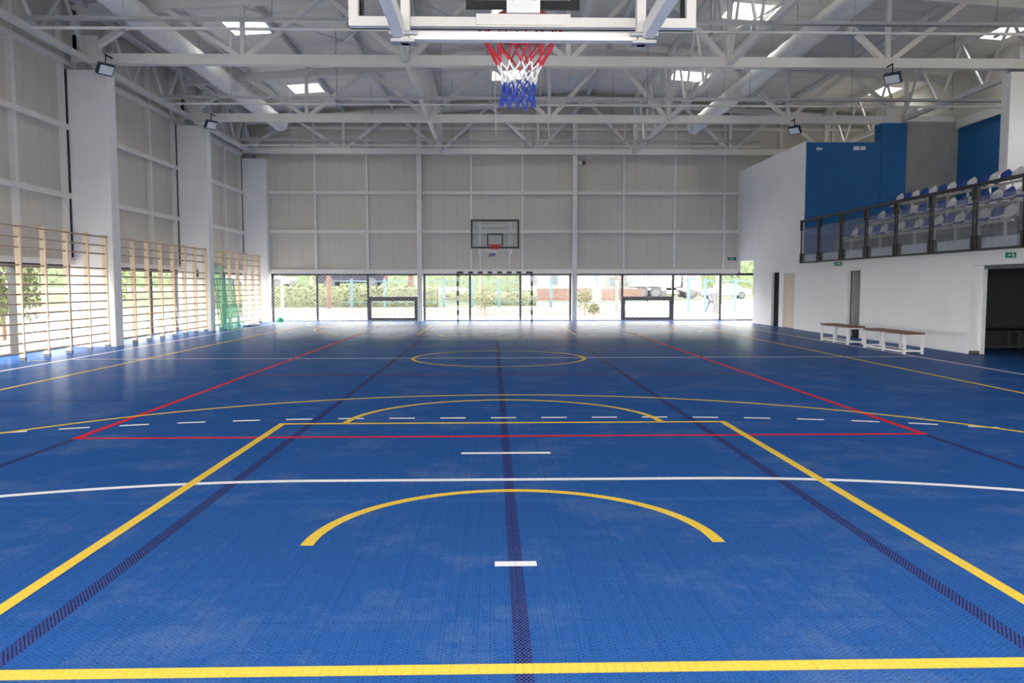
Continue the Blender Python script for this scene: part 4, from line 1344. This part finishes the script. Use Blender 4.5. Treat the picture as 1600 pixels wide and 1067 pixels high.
def car(label, loc, rz, m_, body, roof, L, W, wr, wx):
    t = thing('car', label, 'car', loc, rz, 'parked cars')
    lo = MB().prism(body, 'y', -W / 2, W / 2)
    lo.build('body', m_, t, bevel=0.05)
    rf = MB()
    n = len(roof)
    # cabin narrows towards the roof
    zs = [p[1] for p in roof]
    z0, z1 = min(zs), max(zs)

    def half(z):
        return W / 2 - 0.04 - 0.16 * (z - z0) / (z1 - z0)
    vs = [(x, -half(z), z) for x, z in roof] + [(x, half(z), z) for x, z in roof]
    rf.add(vs, [tuple(range(n)), tuple(range(2 * n - 1, n - 1, -1))] + [(i, i + n, (i + 1) % n + n, (i + 1) % n) for i in range(n)])
    rf.build('cabin', m_, t, bevel=0.04)
    # side windows
    cx = sum(p[0] for p in roof) / n
    for s_ in (-1, 1):
        for (a, b) in ((0.06, 0.46), (0.52, 0.94)):
            xb0, xb1 = roof[0][0], roof[-1][0]
            xt0, xt1 = roof[1][0], roof[-2][0]
            zb_, zt_ = z0 + 0.06, z1 - 0.07

            def P(u, z):
                f_ = (z - z0) / (z1 - z0)
                xx = (xb0 + (xb1 - xb0) * u) * (1 - f_) + (xt0 + (xt1 - xt0) * u) * f_
                return (xx, s_ * (half(z) + 0.006), z)
            q = [P(a, zb_), P(b, zb_), P(b, zt_), P(a, zt_)]
            q2 = [(p[0], p[1] - s_ * 0.02, p[2]) for p in q]
            MB().add(q + q2, [(0, 1, 2, 3), (7, 6, 5, 4), (0, 4, 5, 1), (1, 5, 6, 2), (2, 6, 7, 3), (3, 7, 4, 0)]).build('window_pane', 'car_glass', t)
    for x in wx:
        for s_ in (-1, 1):
            wheel(t, x, s_ * (W / 2 - 0.08), wr)
    for s_ in (-1, 1):
        MB().box(body[0][0] - 0.02, body[0][0] + 0.10, s_ * W * 0.36 - 0.15, s_ * W * 0.36 + 0.15, 0.62, 0.76).build('headlamp', 'lamp_lens', t)
        MB().box(body[0][0] + L - 0.12, body[0][0] + L + 0.015, s_ * W * 0.38 - 0.1, s_ * W * 0.38 + 0.1, 0.68, 0.85).build('tail_lamp', 'hoop_red', t)
    MB().box(-0.35 * L, 0.35 * L, -W / 2 - 0.012, W / 2 + 0.012, 0.52, 0.56).build('trim_strip', 'dark_grey', t)
    return t


SED = ([(-2.2, 0.3), (-2.22, 0.62), (-2.1, 0.76), (-1.1, 0.9), (1.4, 0.95), (2.15, 0.9), (2.2, 0.6), (2.15, 0.3)], [(-1.15, 0.88), (-0.5, 1.4), (0.8, 1.42), (1.6, 0.92)])
SUV = ([(-2.25, 0.38), (-2.28, 0.8), (-2.15, 0.95), (-1.1, 1.08), (2.1, 1.1), (2.25, 1.0), (2.25, 0.4)], [(-1.2, 1.05), (-0.6, 1.62), (1.9, 1.62), (2.15, 1.08)])
car('dark car on the road beyond the hedge', (-9.6, 54.0, 1.28), 0, 'car_dark', SUV[0], SUV[1], 4.5, 1.8, 0.36, (-1.4, 1.4))
car('silver car by the far corner, mostly hidden by the wall bars', (-15.8, 54.0, 1.28), math.pi, 'car_silver', SED[0], SED[1], 4.4, 1.75, 0.34, (-1.35, 1.35))
car('white car behind the walking person', (21.6, 74.0, 0.24), 0, 'car_white', [(x * 1.1, z) for x, z in SED[0]], [(x * 1.1, z) for x, z in SED[1]], 4.84, 1.75, 0.34, (-1.45, 1.45))
car('silver car partly behind the fence, beside the white car', (19.0, 84.0, 0.24), 0.2, 'car_silver', SED[0], SED[1], 4.4, 1.75, 0.34, (-1.35, 1.35))
t = thing('truck', 'big pale truck with large wheels beyond the low window sash', 'truck', (15.9, 72.0, 0.3), 0)
MB().box(-3.4, 2.4, -1.1, 1.1, 0.75, 1.0).build('chassis', 'white_paint', t)
MB().prism([(-3.5, 1.05), (0.9, 1.05), (1.0, 2.6), (-3.8, 2.6)], 'y', -1.2, 1.2).build('tipper_body', 'white_paint', t, bevel=0.03)
cb = MB().prism([(1.05, 0.6), (2.75, 0.6), (2.8, 1.5), (2.45, 2.6), (1.05, 2.6)], 'y', -1.15, 1.15).build('cab', 'car_white', t, bevel=0.06)
MB().box(1.4, 2.3, -1.17, -1.15, 1.6, 2.3).build('side_window', 'car_glass', t)
for x in (-2.6, -1.35, 1.85):
    for s_ in (-1, 1):
        wheel(t, x, s_ * 0.98, 0.55, 0.32)
MB().box(-0.4, 0.5, -1.1, -0.7, 0.5, 0.95).build('fuel_tank', 'dull_steel', t)

# ------------------------------------------------------------------ outside: houses, low wall
for i, (x, y, w_, dp, h, lb) in enumerate(((7.3, 82, 8.5, 6, 4.2, 'white house with small windows beyond the fence'), (15.8, 98, 8.0, 5, 4.6, 'white house behind the truck'))):
    t = thing('house', lb, 'house', (x, y, ground_h(x, y)), 0, 'houses outside')
    MB().box(-w_ / 2, w_ / 2, 0, dp, 0, h).build('walls', 'house', t)
    MB().prism([(-w_ / 2 - 0.3, h), (w_ / 2 + 0.3, h), (0, h + 1.8)], 'y', -0.3, dp + 0.3).build('roof', 'roof_tile', t)
    for k in range(4):
        xx = -w_ / 2 + w_ * (k + 0.5) / 4
        f_ = MB().box(xx - 0.4, xx + 0.4, -0.05, 0.0, 1.3, 2.4).build('window', 'white_paint', t)
        MB().box(xx - 0.33, xx + 0.33, -0.07, -0.05, 1.37, 2.33).build('pane', 'car_glass', f_)
o = MB().box(3.6, 8.2, 0, 0.3, -0.1, 1.0).build('brick_wall', 'brick', None, (0, 66, ground_h(5, 66)))
tag(o, 'low orange brick garden wall before the white house', 'wall')
o = MB().box(9.0, 12.4, 0, 0.3, -0.1, 0.95).build('brick_wall', 'terracotta', None, (0, 66, ground_h(10, 66)))
tag(o, 'low salmon coloured garden wall beside the truck', 'wall')

# ------------------------------------------------------------------ outside: person
def skin_mesh(name, pts, edges, rad, m_, parent, sub=1):
    me = bpy.data.meshes.new(name)
    me.from_pydata(pts, edges, [])
    me.materials.append(M[m_])
    o = bpy.data.objects.new(name, me)
    COL.objects.link(o)
    o.parent = parent
    md = o.modifiers.new('skin', 'SKIN')
    me.skin_vertices.new() if not me.skin_vertices else None
    for i, r in enumerate(rad):
        me.skin_vertices[0].data[i].radius = (r, r)
    me.skin_vertices[0].data[0].use_root = True
    md.use_smooth_shade = True
    sd = o.modifiers.new('sub', 'SUBSURF')
    sd.levels = sd.render_levels = sub
    return o


PY_, PX_ = 42.5, (1113 - 770) * 42.5 / 1235 - 0.12
t = thing('person', 'person in a pale blue shirt walking outside by the white car', 'person', (PX_, PY_, ground_h(PX_, PY_) - 0.0), R(200))
S = 0.87
bp = [(0, 0, .92), (0, 0, 1.12), (0, .02, 1.36), (0, .03, 1.46), (0, .06, 1.58), (0, .07, 1.68),
      (-.19, .02, 1.36), (-.25, -.12, 1.10), (-.22, -.02, .88), (-.21, .03, .79),
      (.19, .02, 1.36), (.26, .14, 1.12), (.23, .28, .94), (.22, .34, .88),
      (-.09, 0, .88), (-.11, .24, .50), (-.11, .12, .08), (-.11, .30, .04),
      (.09, 0, .88), (.11, -.20, .50), (.11, -.46, .12), (.11, -.34, .04)]
be = [(0, 1), (1, 2), (2, 3), (3, 4), (4, 5), (2, 6), (6, 7), (7, 8), (8, 9), (2, 10), (10, 11), (11, 12), (12, 13), (0, 14), (14, 15), (15, 16), (16, 17), (0, 18), (18, 19), (19, 20), (20, 21)]
br = [.13, .125, .14, .055, .095, .07, .06, .045, .035, .035, .06, .045, .035, .035, .085, .06, .042, .035, .085, .06, .042, .035]
sc_ = [tuple(c * S for c in p) for p in bp]
skin_mesh('body', sc_, be, [r * S for r in br], 'skin', t)
idx = [1, 0, 2, 6, 7, 10, 11]
mp_ = {v: i for i, v in enumerate(idx)}
skin_mesh('shirt', [sc_[i] for i in idx], [(mp_[a], mp_[b]) for a, b in be if a in mp_ and b in mp_], [(br[i] + 0.022) * S for i in idx], 'shirt', t)
idx = [0, 14, 15, 16, 18, 19, 20]
mp_ = {v: i for i, v in enumerate(idx)}
skin_mesh('trousers', [sc_[i] for i in idx], [(mp_[a], mp_[b]) for a, b in be if a in mp_ and b in mp_], [(br[i] + 0.018) * S for i in idx], 'shorts', t)
MB().blob((0, .055 * S, 1.70 * S), (0.10 * S, 0.11 * S, 0.07 * S), 12, 8).build('hair', 'hair', t)
